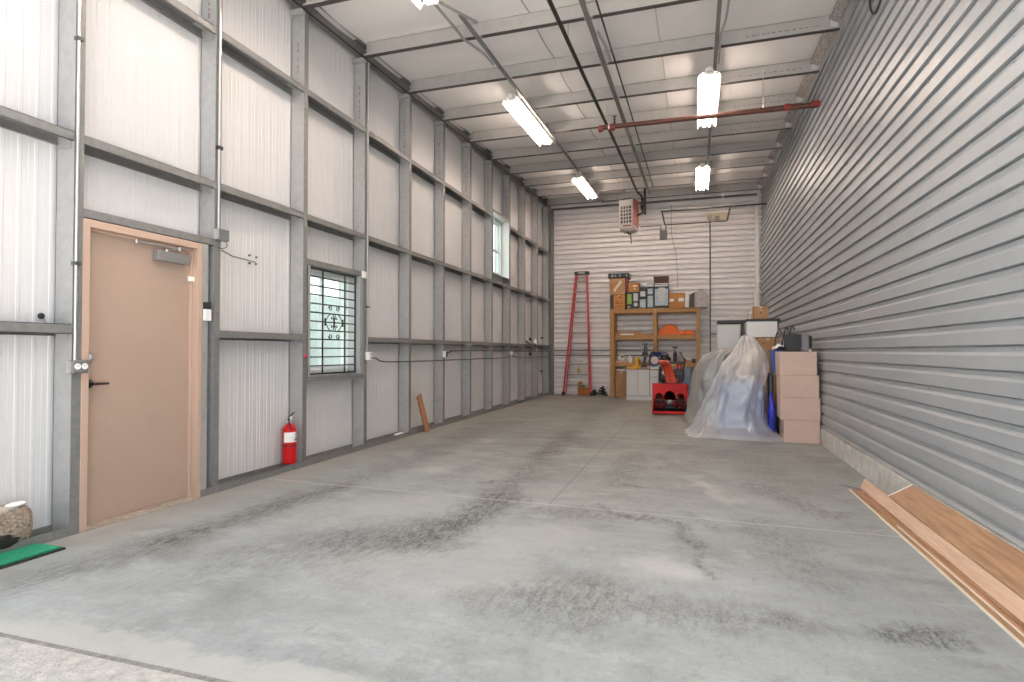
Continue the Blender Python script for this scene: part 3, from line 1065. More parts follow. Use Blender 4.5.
zl = lambda y, d: ze(y) - d
pipe('conduit', [(-2.60, 5.52, zl(5.5, .09)), (-2.62, 6.15, zl(6.15, .055)), (-2.63, 6.40, zl(6.4, .045)), (-2.53, 6.80, zl(6.8, .05)), (-2.512, 7.1, zl(7.1, .065))], .016, GALV, 'bent steel conduit leaving the lamp cut off by the top edge', 'conduit')
pipe('conduit', [(-2.55, 5.50, zl(5.5, .08)), (-2.43, 5.95, zl(5.95, .03)), (-2.43, 6.3, zl(6.3, -.08))], .016, GALV, 'short steel conduit bending up beside the lamp cut off by the top edge', 'conduit')
pipe('conduit', [(.36, 6.2, zl(6.2, .03)), (.35, 6.9, zl(6.9, .03)), (.31, 7.3, zl(7.3, .03)), (.308, 7.70, zl(7.7, .03)), (.306, 8.1, zl(8.1, .04))], .014, GALV, 'steel conduit running into the large lamp by the red pipe', 'conduit')
pipe('conduit', [(-.99, 5.0, zl(5.0, .045)), (-.985, 8.5, zl(8.5, .045)), (-.985, 12.5, zl(12.5, .045)), (-.99, 14.9, zl(14.9, .045))], .011, PIPE_BLK, 'thin dark conduit under the roof beams beside the middle strut rail', 'conduit', 8)
pipe('conduit', [(-1.085, 6.7, zl(6.7, .05)), (-1.045, 7.15, zl(7.15, .05)), (-1.045, 7.6, zl(7.6, .02))], .02, GALV, 'flat grey conduit offset beside the middle strut rail', 'conduit')

gp = pipe('gas_pipe', [(-1.42, 4.4, 4.80), (-1.40, 8.0, 4.935), (-1.37, 11.2, 5.06), (-1.35, 14.35, 5.16)], .024, PIPE_BLK, 'long black iron pipe running under the roof to the heater', 'pipe', 12)
for y in (6.6, 9.6, 12.6):
    obj('hanger_rod', MB().tube([(-1.40, y, zl(y, .13)), (-1.40, y, ze(y) + .19)], .004, 6), CHROME, gp)

lc = MB().tube(smoothed([(1.645, 5.90, 4.80), (1.640, 6.00, 4.53), (1.638, 6.20, 4.45), (1.640, 6.38, 4.58), (1.645, 6.46, 4.90)], 6), .010, 8)
tag(obj('cable_loop', lc, BLACKR, None, loc=(1.64, 6.2, 4.5)), 'dark cable loop hanging high on the ribbed wall', 'cable')

# rust red cross pipe
cp = MB().tube([(-1.36, 8.76, 4.645), (1.60, 8.76, 4.618)], .036, 14)
o = tag(obj('sprinkler_pipe', cp, PIPE_RED, None, loc=(-1.36, 8.76, 4.645)), 'rust red sprinkler pipe crossing below the lamps into the ribbed wall', 'sprinkler pipe')
for a, b, r in [(-1.39, -1.33, .050), (-1.22, -1.15, .050), (1.19, 1.26, .048), (1.53, 1.63, .046)]:
    zz = 4.632
    obj('pipe_coupling', MB().tube([(a, 8.76, zz), (b, 8.76, zz)], r, 14), mat('red_coupling', (.26, .022, .015), .4), o)
obj('hanger_rod', MB().tube([(.92, 8.76, 4.64), (.92, 8.76, 5.20)], .005, 6), CHROME, o)
obj('white_band', MB().tube([(-1.245, 8.76, 4.643), (-1.225, 8.76, 4.643)], .0375, 14), PAPER, o)
sp = MB().tube([(-1.15, 8.76, 4.66), (-1.15, 8.76, 4.745)], .013, 8)
sp.lathe([(.012, 0), (.022, .01), (.006, .02), (.004, .045)], Matrix.Translation((-1.15, 8.76, 4.745)), 10)
sp.lathe([(.030, 0), (.030, .003)], Matrix.Translation((-1.15, 8.76, 4.79)), 12)
obj('sprinkler_head', sp, PIPE_BLK, o)

# ------------------------------------------------------------------ unit heater
HX0, HX1, HY0, HY1, HZ0, HZ1 = -1.755, -1.415, 14.5, 15.0, 4.30, 5.06
ht = thing('unit_heater', 'grey gas unit heater with square louvers hanging under the roof', 'heater', ((HX0 + HX1) / 2, 14.75, HZ0))
HG = mat('heater_enamel', (.40, .37, .35), .45)
obj('heater_case', MB().box(HX0, HX1, HY0 + .02, HY1, HZ0, HZ1), HG, ht, .012)
fr = MB().box(HX0 + .0, HX0 + .035, HY0, HY0 + .02, HZ0, HZ1).box(HX1 - .035, HX1, HY0, HY0 + .02, HZ0, HZ1)
fr.box(HX0 + .035, HX1 - .035, HY0, HY0 + .02, HZ0, HZ0 + .12).box(HX0 + .035, HX1 - .035, HY0, HY0 + .02, HZ1 - .20, HZ1)
fro = obj('heater_front', fr, HG, ht, .003)
obj('heater_mouth', MB().box(HX0 + .035, HX1 - .035, HY0 + .010, HY0 + .019, HZ0 + .12, HZ1 - .20), BLACK, ht)
for k in range(6):
    zz = HZ0 + .12 + (HZ1 - HZ0 - .32) * k / 5
    obj('louver', MB().box(HX0 + .035, HX1 - .035, HY0 - .012, HY0 + .012, zz - .009, zz + .009), HG, ht)
for k in range(1, 4):
    xx = HX0 + .035 + (HX1 - HX0 - .07) * k / 4
    obj('louver_divider', MB().box(xx - .010, xx + .010, HY0 - .010, HY0 + .010, HZ0 + .12, HZ1 - .20), HG, ht)
obj('side_panel', MB().box(HX1, HX1 + .012, HY0 + .03, HY1 - .02, HZ0 + .08, HZ1 - .02), mat('reddish_heater_side', (.33, .11, .085), .5), ht, .004)
obj('badge', MB().box(HX0 + .09, HX1 - .04, HY0 - .004, HY0, HZ0 + .045, HZ0 + .075), mat('dark_red_badge', (.20, .035, .03), .4), ht)
obj('top_strip', MB().box(HX0 + .02, HX1 - .02, HY0 - .004, HY0, HZ1 - .055, HZ1 - .012), BLACK, ht)
fn = MB()
for k in range(7):
    xx = HX0 + .03 + (HX1 - HX0 - .06) * k / 6
    fn.box(xx - .012, xx + .012, HY0 + .01, HY1 - .05, HZ0 - .05 - .02 * math.sin(PI * k / 6), HZ0)
obj('burner_fins', fn, HG, ht)
br = MB().tube([(-1.58, 14.6, HZ0 - .06), (-1.53, 14.6, HZ0 - .15), (-1.48, 14.6, HZ0 - .16)], .012, 8).tube([(-1.50, 14.6, HZ0 - .10), (-1.475, 14.6, HZ0 - .38)], .014, 8)
obj('drip_leg', br, PIPE_BLK, ht)
for x in (HX0 + .04, HX1 - .04):
    for y in (HY0 + .06, HY1 - .06):
        obj('hanger_rod', MB().tube([(x, y, HZ1 - .01), (x, y, ze(y) + .19)], .006, 6), CHROME, ht)
ht.rotation_euler.z = -.20
fl_ = pipe('gas_pipe', [(-1.35, 14.36, 5.15), (-1.27, 14.75, 5.13), (-1.25, 14.80, 4.98), (-1.25, 14.80, 4.72), (-1.40, 14.80, 4.66)], .026, PIPE_BLK, 'short black pipe dropping beside the unit heater', 'pipe', 10, sm=False)
obj('gas_valve', MB().box(-1.30, -1.20, 14.74, 14.86, 4.80, 4.92), PIPE_BLK, fl_, .01)
obj('union_nut', MB().tube([(-1.25, 14.8, 5.02), (-1.25, 14.8, 5.09)], .045, 8), PIPE_BLK, fl_)
pipe('flue_pipe', [(-1.22, 15.12, 4.75), (-1.22, 15.12, 5.20), (-1.22, 15.12, 5.5)], .032, mat('dark_flue', (.06, .05, .045), .5, .3), 'dark flue pipe rising behind the unit heater', 'flue', 14, sm=False)

# ------------------------------------------------------------------ back wall pipes
YP = 15.30
wp1 = pipe('ceiling_pipe', [(-.84, YP, 4.835), (0.2, YP, 4.84), (1.655, YP, 4.85)], .021, PIPE_BLK, 'dark horizontal pipe hung near the back wall, running into the ribbed wall', 'pipe', 10, sm=False)
for x in (-.10, .66):
    obj('hanger_rod', MB().tube([(x, YP, 4.85), (x, YP, ze(YP) + .17)], .004, 6), CHROME, wp1)
pipe('pipe_loop', [(-.80, YP, 4.815), (-.745, YP, 4.52), (-.735, YP, 4.487), (.74, YP, 4.487), (.757, YP, 4.51), (.828, YP, 4.825)], .018, PIPE_BLK, 'dark pipe loop hanging below the horizontal pipe near the back wall', 'pipe', 10, sm=False)
pipe('thin_pipe', [(-1.33, 15.02, 4.415), (-.85, YP, 4.480), (-.835, YP, 4.470), (-.835, YP, 4.352)], .012, PIPE_BLK, 'thin dark pipe from the heater to the grey junction box', 'pipe', 8, sm=False)
jbx = thing('junction_box', 'small grey junction box hanging under the pipe loop near the back wall', 'junction box', (-.774, YP, 4.12))
obj('box_body', MB().box(-.866, -.682, YP - .05, YP + .05, 4.12, 4.35), mat('grey_box', (.13, .12, .115), .5, .2), jbx, .008)
obj('box_cover', MB().box(-.856, -.692, YP - .058, YP - .05, 4.13, 4.34), mat('grey_box', (.13, .12, .115)), jbx)
obj('conduit_nipple', MB().tube([(-.715, YP, 4.35), (-.715, YP, 4.468)], .013, 8), PIPE_BLK, jbx)
yp = thing('wall_panel', 'yellowed translucent panel with a round fitting inside the pipe loop', 'wall panel', (.55, YB - .02, 4.8))
obj('panel_sheet', MB().box(.30, .87, YB - .035, YB - .006, 4.80, 4.965), mat('yellowed_plastic', (.62, .54, .34), .4), yp, .004)
obj('panel_rim', MB().box(.24, 1.50, YB - .04, YB - .006, 4.968, 4.99), mat('yellowed_rim', (.66, .60, .48), .5), yp)
obj('round_fitting', MB().lathe([(.06, 0), (.06, .03), (.03, .05)], Matrix.Translation((.57, YB - .035, 4.85)) @ Matrix.Rotation(PI/2, 4, 'X'), 16), HG, yp)
obj('socket', MB().lathe([(.05, 0), (.05, .035), (.035, .05)], Matrix.Translation((.385, YB - .035, 4.87)) @ Matrix.Rotation(PI/2, 4, 'X'), 16), HG, yp)
pipe('power_cable', [(.385, YB - .06, 4.86), (.383, YB - .03, 3.5), (.378, YB - .03, 2.0), (.372, YB - .03, .95)], .014, BLACKR, 'dark vertical cable hanging down the back wall beside the shelf', 'cable', 8)
pipe('thin_wire', [(-.62, YB - .03, 5.3), (-.62, YB - .02, 4.5), (-.50, YB - .012, 3.9), (-.46, YB - .012, 3.0)], .005, DARKM, 'thin grey wire hanging on the back wall above the shelf boxes', 'wire', 6)
for zz, lab in ((1.285, 'upper of two thin dark conduits along the back wall behind the ladder'), (1.135, 'lower of two thin dark conduits along the back wall behind the ladder')):
    pipe('conduit', [(-3.95, YB - .018, zz), (-1.0, YB - .018, zz)], .014, DARKM, lab, 'conduit', 8)
wp_ = thing('wall_hook', 'small dark double hook beside the vertical cable on the back wall', 'wall hook', (.45, YB - .03, 1.72))
obj('hook_plate', MB().box(.40, .53, YB - .02, YB - .004, 1.71, 1.74), DARKM, wp_)
for x in (.42, .50):
    obj('hook_prong', MB().tube([(x, YB - .02, 1.72), (x, YB - .09, 1.70), (x, YB - .10, 1.74)], .008, 6), DARKM, wp_)

# ------------------------------------------------------------------ electrical things on the left wall
XC = XF + .016
c0 = pipe('conduit', [(XC + .004, CY[0] + .006, 1.185), (XC + .004, CY[0] + .006, 3.0), (XC + .004, CY[0] + .006, ze(CY[0]) - .04)], .010, CHROME, 'tall steel conduit left of the tan door, down to the electrical box', 'conduit', 10, sm=False)
for zz in (1.85, 3.4):
    obj('conduit_strap', MB().box(XF, XC + .022, CY[0] - .014, CY[0] + .03, zz - .012, zz + .012), DARKM, c0)
eb = thing('electrical_box', 'grey electrical box with two round white outlets left of the door handle', 'electrical box', (XF + .03, CY[0] + .05, 1.105))
obj('box_body', MB().box(XF, XF + .052, CY[0] - .026, CY[0] + .080, 1.100, 1.190), mat('cast_grey_box', (.20, .205, .21), .45, .4), eb, .006)
for dy in (.003, .051):
    ol = MB().lathe([(.021, 0), (.020, .004)], Matrix.Translation((XF + .052, CY[0] + dy, 1.147)) @ Matrix.Rotation(PI/2, 4, 'Y'), 16)
    oo = obj('outlet_face', ol, WHITE, eb)
    sl_ = MB()
    for q in (-.006, .006):
        sl_.box(XF + .0555, XF + .057, CY[0] + dy + q - .0015, CY[0] + dy + q + .0015, 1.148, 1.157)
    obj('outlet_slots', sl_, BLACK, oo)
obj('box_side', MB().box(XF + .0, XF + .048, CY[0] - .036, CY[0] - .026, 1.105, 1.185), CHROME, eb)
c1 = pipe('conduit', [(XC + .004, CY[1] + .022, 2.335), (XC + .004, CY[1] + .022, 3.5), (XC + .004, CY[1] + .022, ze(CY[1]) - .04)], .010, CHROME, 'tall steel conduit right of the tan door, down to a grey switch box', 'conduit', 10, sm=False)
obj('conduit_strap', MB().box(XF, XC + .022, CY[1] + .0, CY[1] + .05, 3.045, 3.075), BLACK, c1)
sb = thing('switch_box', 'grey switch box on the column at the upper corner of the door', 'switch box', (XF + .03, CY[1] + .06, 2.235))
obj('box_body', MB().box(XF, XF + .052, CY[1] + .0, CY[1] + .115, 2.235, 2.337), mat('cast_grey_box', (.20, .205, .21)), sb, .005)
obj('box_side', MB().box(XF + .0, XF + .050, CY[1] - .010, CY[1], 2.24, 2.332), CHROME, sb)
obj('loop_wire', MB().tube(smoothed([(XF + .03, CY[1] + .10, 2.235), (XF + .04, CY[1] + .10, 2.19), (XF + .03, CY[1] + .05, 2.165), (XF + .01, CY[1] + .03, 2.175)]), .004, 6), DARKM, sb)
wr_ = pipe('thin_wire', [(XF + .01, CY[1] + .07, 2.155), (XP + .06, 4.42, 2.150), (XP + .022, 4.76, 2.145)], .006, DARKM, 'thin dark wire reaching from the switch box to four wall bolts', 'wire', 6, sm=False)
for k, (y, zz) in enumerate([(4.703, 2.205), (4.795, 2.200), (4.703, 2.128), (4.788, 2.130)]):
    b_ = MB().lathe([(.013, 0), (.013, .008), (.006, .010), (.006, .022)], Matrix.Translation((XP, y, zz)) @ Matrix.Rotation(PI/2, 4, 'Y'), 8)
    tag(obj('wall_bolt', b_, DARKM, None, loc=(XP, y, zz)), 'small dark %s bolt of the four on the white panel beside the door' % ['upper left', 'upper right', 'lower left', 'lower right'][k], 'bolt', 'four panel bolts beside the door')
sn = thing('alarm_sensor', 'small white wall sensor with black top right of the tan door', 'sensor', (XF + .015, 3.99, 1.515))
obj('sensor_body', MB().box(XF, XF + .028, 3.962, 4.032, 1.515, 1.615), WHITE, sn, .006)
obj('sensor_top', MB().box(XF, XF + .026, 3.965, 4.029, 1.616, 1.676), BLACK, sn, .004)
kn = MB().lathe([(.016, 0), (.018, .008), (.018, .016), (.008, .020)], Matrix.Translation((XF, CY[2] + .035, 1.194)) @ Matrix.Rotation(PI/2, 4, 'Y'), 14)
tag(obj('red_knob', kn, mat('red_button', (.5, .01, .03), .4), None, loc=(XF, CY[2] + .035, 1.194)), 'small red button on the column left of the barred window', 'button')
wc = MB().box(XF - .0, XF + .02, 6.45, 6.545, 2.185, 2.275)
tag(obj('window_sensor', wc, WHITE, None, .006, loc=(XF, 6.5, 2.23)), 'small white sensor at the upper right corner of the barred window', 'sensor')
c3 = pipe('conduit', [(XC, CY[3] + .045, 1.245), (XC, CY[3] + .045, 3.0), (XC, CY[3] + .045, ze(CY[3]) - .04)], .011, GALV, 'thin steel conduit on the column right of the barred window', 'conduit', 8, sm=False)
obj('conduit_strap', MB().box(XF, XC + .022, CY[3] + .025, CY[3] + .065, 1.812, 1.832), BLACK, c3)


def outlet_box(y, z, label, dark):
    t = thing('outlet_box', label, 'outlet box', (XF + .03, y, z - .05), 'outlet boxes along the left wall')
    obj('box_body', MB().box(XF + .002, XF + .055, y - .05, y + .03, z - .052, z + .052), WHITE, t, .006)
    obj('outlet_face', MB().box(XF + .055, XF + .060, y - .035, y + .02, z - .045, z + .045), PAPER if not dark else BLACK, t)
    for q in (-.02, .02):
        obj('outlet_socket', MB().lathe([(.012, 0), (.012, .003)], Matrix.Translation((XF + .060, y - .008, z + q)) @ Matrix.Rotation(PI/2, 4, 'Y'), 10), DARKM, t)
    return t


outlet_box(CY[3] + .075, 1.19, 'white outlet box at the lower right of the barred window', False)
outlet_box(CY[5] + .03, 1.20, 'white outlet box with dark face on the column beyond the scrap board', True)
pipe('wall_cable', [(XC + .02, 6.64, 1.165), (XC, 6.80, 1.155), (XC, 7.02, 1.110), (XC, 8.1, 1.100), (XC, 10.7, 1.105), (XC, 12.25, 1.112), (XC, 12.62, 1.165), (XC, 12.80, 1.17), (XC, 13.15, 1.112), (XC, 16.4, 1.09)], .010, DARKM, 'lower dark cable running along the left wall columns to the back', 'cable', 8)
pipe('wall_cable', [(XC, 9.0, 1.215), (XC, 9.2, 1.235), (XC, 9.5, 1.262), (XC, 12.0, 1.262), (XC, 16.4, 1.25)], .012, DARKM, 'upper dark cable running along the left wall below the girt', 'cable', 8)
dm = MB().lathe([(.055, 0), (.055, .018), (.042, .036), (.015, .045)], Matrix.Translation((XF + .002, 12.70, 1.195)) @ Matrix.Rotation(PI/2, 4, 'Y'), 18)
tag(obj('round_alarm', dm, WHITE, None, loc=(XF, 12.70, 1.195)), 'round white alarm disc on the far part of the left wall', 'alarm')
for k, (y, zz, h, lab) in enumerate([(14.36, 1.56, .07, 'small black clip on a far column just above the girt'), (15.56, 1.62, .05, 'small black clip highest on the column nearest the corner'),
                                     (14.36, 1.185, .09, 'small black clip on a far column below the girt'), (15.48, .70, .035, 'small black clip low on the left wall near the corner')]):
    tag(obj('wall_clip', MB().box(XF - .02, XF + .02, y - .06, y + .06, zz - h / 2, zz + h / 2), BLACK, None, .008, loc=(XF, y, zz)), lab, 'clip', 'black clips at the far end of the left wall')
hg = thing('hand_clamp', 'dark angled bar clamp lying on the far girt near the corner', 'clamp', (XF, 14.6, A1))
obj('clamp_bar', MB().bar((XF - .01, 14.0, A1 + .07), (XF + .01, 14.75, A1 - .10), .03, .04), DARKM, hg)
obj('clamp_jaw', MB().bar((XF + .01, 14.74, A1 - .10), (XF + .01, 14.80, A1 + .02), .03, .03), DARKM, hg)
cn = MB().lathe([(.04, 0), (.04, .10), (.03, .12), (.012, .125), (.012, .15)], Matrix.Translation((XF - .045, 15.0, A1)), 14)
tag(obj('spray_can', cn, WHITE, None, loc=(XF - .05, 15.0, A1)), 'white spray can standing on the far girt near the corner', 'spray can')
kb = thing('probe_knob', 'small black round knob on a wire above the girt left of the door', 'knob', (XP, 2.79, A1))
obj('knob_disc', MB().lathe([(.020, 0), (.020, .012), (.012, .018)], Matrix.Translation((XP + .012, 2.777, 1.489)) @ Matrix.Rotation(PI/2, 4, 'Y'), 14), BLACK, kb)
obj('knob_wire', MB().tube([(XP + .02, 2.785, 1.478), (XP + .02, 2.815, A1)], .004, 6), CHROME, kb)

# ------------------------------------------------------------------ fire extinguisher
ex_c = (XF - .055, 5.165, .064)
fe = thing('fire_extinguisher', 'red fire extinguisher standing on the base track left of the barred window', 'fire extinguisher', ex_c)
Mx = Matrix.Translation(ex_c)
obj('cylinder', MB().lathe([(.058, 0), (.066, .006), (.070, .02), (.070, .35), (.066, .375), (.050, .400), (.026, .415), (.022, .43)], Mx, 28), RED, fe)
obj('band', MB().lathe([(.0712, .185), (.0712, .205)], Mx, 28, False), mat('dark_red_band', (.16, .01, .015), .4), fe)
lb = MB()
nn = 14
for k in range(nn):
    a0, a1 = -1.75 + 2.6 * k / nn, -1.75 + 2.6 * (k + 1) / nn
    lb.add([(ex_c[0] + .0712 * math.cos(a), ex_c[1] + .0712 * math.sin(a), ex_c[2] + h) for a in (a0, a1) for h in (.23, .335)], [(0, 2, 3, 1)], True)
lo = obj('paper_label', lb, PAPER, fe)
mk = MB()
for h0, h1, b0, b1 in [(.245, .26, -.1, .5), (.27, .28, .0, .5), (.30, .325, .1, .35)]:
    for k in range(4):
        a0, a1 = b0 + (b1 - b0) * k / 4, b0 + (b1 - b0) * (k + 1) / 4
        mk.add([(ex_c[0] + .0716 * math.cos(a), ex_c[1] + .0716 * math.sin(a), ex_c[2] + h) for a in (a0, a1) for h in (h0, h1)], [(0, 2, 3, 1)], True)
obj('label_print', mk, DARKM, lo)
v = MB().lathe([(.022, .425), (.022, .45), (.015, .46), (.015, .49)], Mx, 14)
v.box(ex_c[0] - .012, ex_c[0] + .02, ex_c[1] - .016, ex_c[1] + .016, ex_c[2] + .46, ex_c[2] + .495)
obj('valve', v, CHROME, fe)
h_ = MB().bar((ex_c[0], ex_c[1] - .02, ex_c[2] + .49), (ex_c[0], ex_c[1] + .075, ex_c[2] + .53), .016, .006).bar((ex_c[0], ex_c[1] - .02, ex_c[2] + .475), (ex_c[0], ex_c[1] + .07, ex_c[2] + .478), .016, .006)
obj('squeeze_lever', h_, BLACK, fe)
obj('hose', MB().tube(smoothed([(ex_c[0] + .01, ex_c[1] - .012, ex_c[2] + .47), (ex_c[0] + .03, ex_c[1] - .055, ex_c[2] + .475), (ex_c[0] + .05, ex_c[1] - .062, ex_c[2] + .43), (ex_c[0] + .055, ex_c[1] - .058, ex_c[2] + .37)]), .008, 8), BLACKR, fe)
obj('gauge', MB().lathe([(.013, 0), (.013, .01)], Matrix.Translation((ex_c[0] + .02, ex_c[1] + .0, ex_c[2] + .478)) @ Matrix.Rotation(PI/2, 4, 'Y'), 12), WHITE, fe)

# scrap board leaning on the left wall
lbq = MB().bar((XF + .075, 8.225, .0), (XF + .016, 8.035, .575), .025, .135, (0, .95, .3))
tag(obj('scrap_board', lbq, wood('brown_scrap_wood', (.50, .24, .11), (.26, .11, .05), 3, 3), None, .003, loc=(XF + .07, 8.2, 0)), 'short brown scrap board leaning against the left wall columns', 'board')
cm = MB().blob((XF - .08, 7.62, .03), (.05, .13, .028), 3, .4, 2.5, 14, 8, .007)
tag(obj('white_rag', cm, PAPER, None, loc=(XF - .08, 7.62, .0)), 'crumpled white scrap in the base track left of the leaning board', 'scrap')

# speckled bundle and green mat
bd = thing('speckled_bundle', 'brown speckled rounded bundle with black underside beside the open door edge', 'bundle', (-4.14, 2.3, .01))
SPK = mat('speckled_brown', (.27, .215, .17), .9, 0, .75, 55, .5, 70)
prof_pts = []
bb = MB()
for j in range(25):
    y = 1.86 + (2.665 - 1.86) * j / 24
    e = min(1, (2.672 - y) / .10) if y > 2.57 else 1
    k = math.sqrt(max(.02, 1 - (1 - e) ** 2))
    ring = []
    for i in range(28):
        a = 2 * PI * i / 28
        cx = .098 * math.copysign(abs(math.cos(a)) ** .8, math.cos(a))
        cz = .135 * math.copysign(abs(math.sin(a)) ** .75, math.sin(a))
        w = 1 + .07 * noise.noise(Vector((cx * 14, y * 6, cz * 14))) - (.06 if math.sin(a) > .35 and math.sin(a) < .62 else 0)
        ring.append((-4.132 + cx * k * w, y, .147 + cz * (.35 + .65 * k) * w))
    prof_pts.append(ring)
n = 28
bb.add([p for r_ in prof_pts for p in r_], [(j * n + i, j * n + (i + 1) % n, (j + 1) * n + (i + 1) % n, (j + 1) * n + i) for j in range(24) for i in range(n)], True)
bb.add(prof_pts[-1], [list(range(n))])
bb.add(prof_pts[0], [list(range(n))[::-1]])
obj('bundle_body', bb, SPK, bd)
obj('black_underside', MB().blob((-4.128, 2.44, .088), (.1035, .234, .084), 2, .10, 3, 30, 18), mat('black_bundle_base', (.02, .018, .016), .9, 0, .5, 60), bd)  # black lower part of the bundle, a lump of its own
obj('top_fold', MB().blob((-4.128, 2.36, .255), (.085, .24, .035), 5, .3, 3, 24, 12), mat('pale_speckle', (.42, .37, .32), .9, 0, .4, 50), bd)
obj('white_cap', MB().blob((-4.09, 2.56, .285), (.03, .055, .016), 4, .3, 3, 14, 8), PAPER, bd)
mt_ = thing('green_mat', 'green ridged plastic mat strip with black edge on the floor', 'mat', (-3.92, 2.3, 0))
GRN = mat('green_plastic_turf', (.02, .30, .16), .6, 0, .3, 60)
obj('mat_base', MB().box(-4.035, -3.80, 1.82, 2.665, 0, .012), BLACKR, mt_)
g_ = MB()
for k in range(46):
    y = 1.83 + .0178 * k
    g_.box(-4.03, -3.815, y, y + .013, .012, .024)
g_.box(-4.03, -3.815, 1.83, 2.655, .012, .016)
obj('ridged_pile', g_, GRN, mt_)

# ------------------------------------------------------------------ boards by the ribbed wall
def board(name, xa, xb, ya, yb, za, zb, m, label, edge=None):
    t = thing(name, label, 'board', ((xa + xb) / 2, (ya + yb) / 2, za), 'loose boards along the ribbed wall')
    obj('board_face', MB().box(xa, xb, ya, yb, za, zb), m, t, .0015)
    if edge:
        obj('pale_edge', edge, mat('cream_board_edge', (.72, .64, .54), .6), t)
    return t


board('floor_board', 1.318, 1.425, 2.3, 5.93, 0, .011, OAK, 'lowest brown board with cream edge lying flat on the concrete', MB().box(1.310, 1.318, 2.3, 5.93, 0, .012))
board('floor_board', 1.352, 1.440, 2.3, 5.82, .011, .022, REDW, 'reddish board stacked on the lowest flat board', MB().box(1.347, 1.352, 2.3, 4.75, .012, .023))
board('floor_board', 1.372, 1.438, 2.3, 5.70, .022, .033, OAK, 'narrow brown board topmost of the flat stack')
t = thing('floor_board', 'long pale pinkish board standing on edge in front of the leaning plank', 'board', (1.42, 4.0, .033), 'loose boards along the ribbed wall')
obj('board_face', MB().prism([(1.392, .033), (1.440, .033), (1.446, .112), (1.424, .112)], 'y', 2.3, 5.90), PALEW, t, .002)
t = thing('leaning_plank', 'wide brown wood grain plank leaning against the concrete curb', 'plank', (1.50, 3.8, .11), 'loose boards along the ribbed wall')
pa, pb = Vector((1.430, .113)), Vector((1.594, .212))
d_ = (pb - pa).normalized(); n_ = Vector((-d_.y, d_.x)) * .010
obj('plank_face', MB().prism([tuple(pa), tuple(pb), tuple(pb + n_), tuple(pa + n_)], 'y', 2.3, 5.215), OAK, t, .001)
obj('white_end', MB().prism([tuple(pa), tuple(pb), tuple(pb + n_ * 1.05), tuple(pa + n_ * 1.05)], 'y', 5.215, 5.235), PAPER, t)
for x, a in ((1.36, .9), (1.33, 1.3)):
    y0 = 5.98
    q = MB().tube([(x + .05, 5.86, .02), (x - .02, y0 + .06, .010), (x - .07, y0 + .10, .006)], .0022, 5)
    tag(obj('loose_strap', q, DARKM, None, loc=(x, y0, 0)), 'thin dark strap end lying by the far tip of the boards', 'strap', 'strap ends at the board tips')

# ------------------------------------------------------------------ cartons
def carton(name, x0, x1, y0, y1, z0, z1, m, label, cat='box', group=None, tape=True, prints=(), face_tape=False, tape_m=None):
    t = thing(name, label, cat, ((x0 + x1) / 2, (y0 + y1) / 2, z0), group)
    obj('box_body', MB().box(x0, x1, y0, y1, z0, z1 - .006), m, t, .006)
    ym = (y0 + y1) / 2
    obj('top_flap', MB().box(x0 + .002, x1 - .002, y0 + .002, ym - .002, z1 - .006, z1), m, t)
    obj('top_flap', MB().box(x0 + .002, x1 - .002, ym + .002, y1 - .002, z1 - .006, z1), m, t)
    if tape:
        tp = MB().box((x0 + x1) / 2 - .025, (x0 + x1) / 2 + .025, y0 - .0012, y0, z1 - .06, z1 - .004)
        obj('tape_strip', tp, tape_m or TAPE, t)
    for (u0, u1, w0, w1, pm, pn) in prints:
        obj(pn, MB().box(x0 + (x1 - x0) * u0, x0 + (x1 - x0) * u1, y0 - .0022, y0 - .0006, z0 + (z1 - z0) * w0, z0 + (z1 - z0) * w1), pm, t)
    return t


MOV = 'stacked cartons by the ribbed wall'
CARDM = mat('pinkish_cardboard', (.62, .46, .38), .75, 0, .05, 6)
stack = [(1.150, 1.598, .000, .310, 'bottom pinkish brown carton of the stack by the ribbed wall'),
         (1.112, 1.606, .310, .616, 'second carton from the floor in the stack by the ribbed wall'),
         (1.112, 1.590, .616, .922, 'third carton from the floor in the stack by the ribbed wall'),
         (1.102, 1.568, .922, 1.246, 'top pinkish brown carton of the stack by the ribbed wall, under the black case')]
for k, (xa, xb, za, zb, lab) in enumerate(stack):
    carton('moving_box', xa, xb, 8.75 + .008 * (k % 2), 9.22, za, zb, CARDM, lab, group=MOV, tape=False)

cs = thing('equipment_case', 'black and grey equipment case on top of the carton stack', 'case', (1.36, 9.06, 1.246))
obj('case_shell', MB().box(1.215, 1.40, 8.96, 9.20, 1.247, 1.490), BLACK, cs, .015)
obj('case_end', MB().box(1.405, 1.505, 8.94, 9.21, 1.247, 1.495), mat('grey_case_end', (.20, .20, .215), .5), cs, .014)
obj('case_rib', MB().box(1.375, 1.405, 8.945, 9.205, 1.25, 1.492), BLACK, cs, .004)
obj('case_foot', MB().box(1.49, 1.535, 8.95, 9.0, 1.247, 1.275), WHITE, cs, .005)
obj('case_wedge', MB().box(1.505, 1.55, 9.0, 9.2, 1.30, 1.47), BLACK, cs, .012)
for k, (x, y) in enumerate([(1.175, 9.46), (1.275, 9.46), (1.36, 9.49)]):
    q = MB().tube(smoothed([(x - .05, y, 1.30), (x - .035, y, 1.45), (x + .0, y, 1.57 + .02 * k), (x + .025, y, 1.57 + .02 * k), (x + .045, y, 1.53 + .02 * k)]), .009, 8)
    hk = obj('cart_handle', q, BLACK, None, loc=(x, y, 1.3))
    tag(hk, '%s of three curved black handles rising behind the equipment case' % ['first', 'middle', 'last'][k], 'handle hook', 'curved black handles behind the case')
ck = thing('hand_cart', 'dark hand cart hidden behind the carton stack', 'cart', (1.30, 9.5, 0))
obj('cart_frame', MB().box(1.13, 1.50, 9.405, 9.44, .10, 1.32), BLACK, ck, .01)
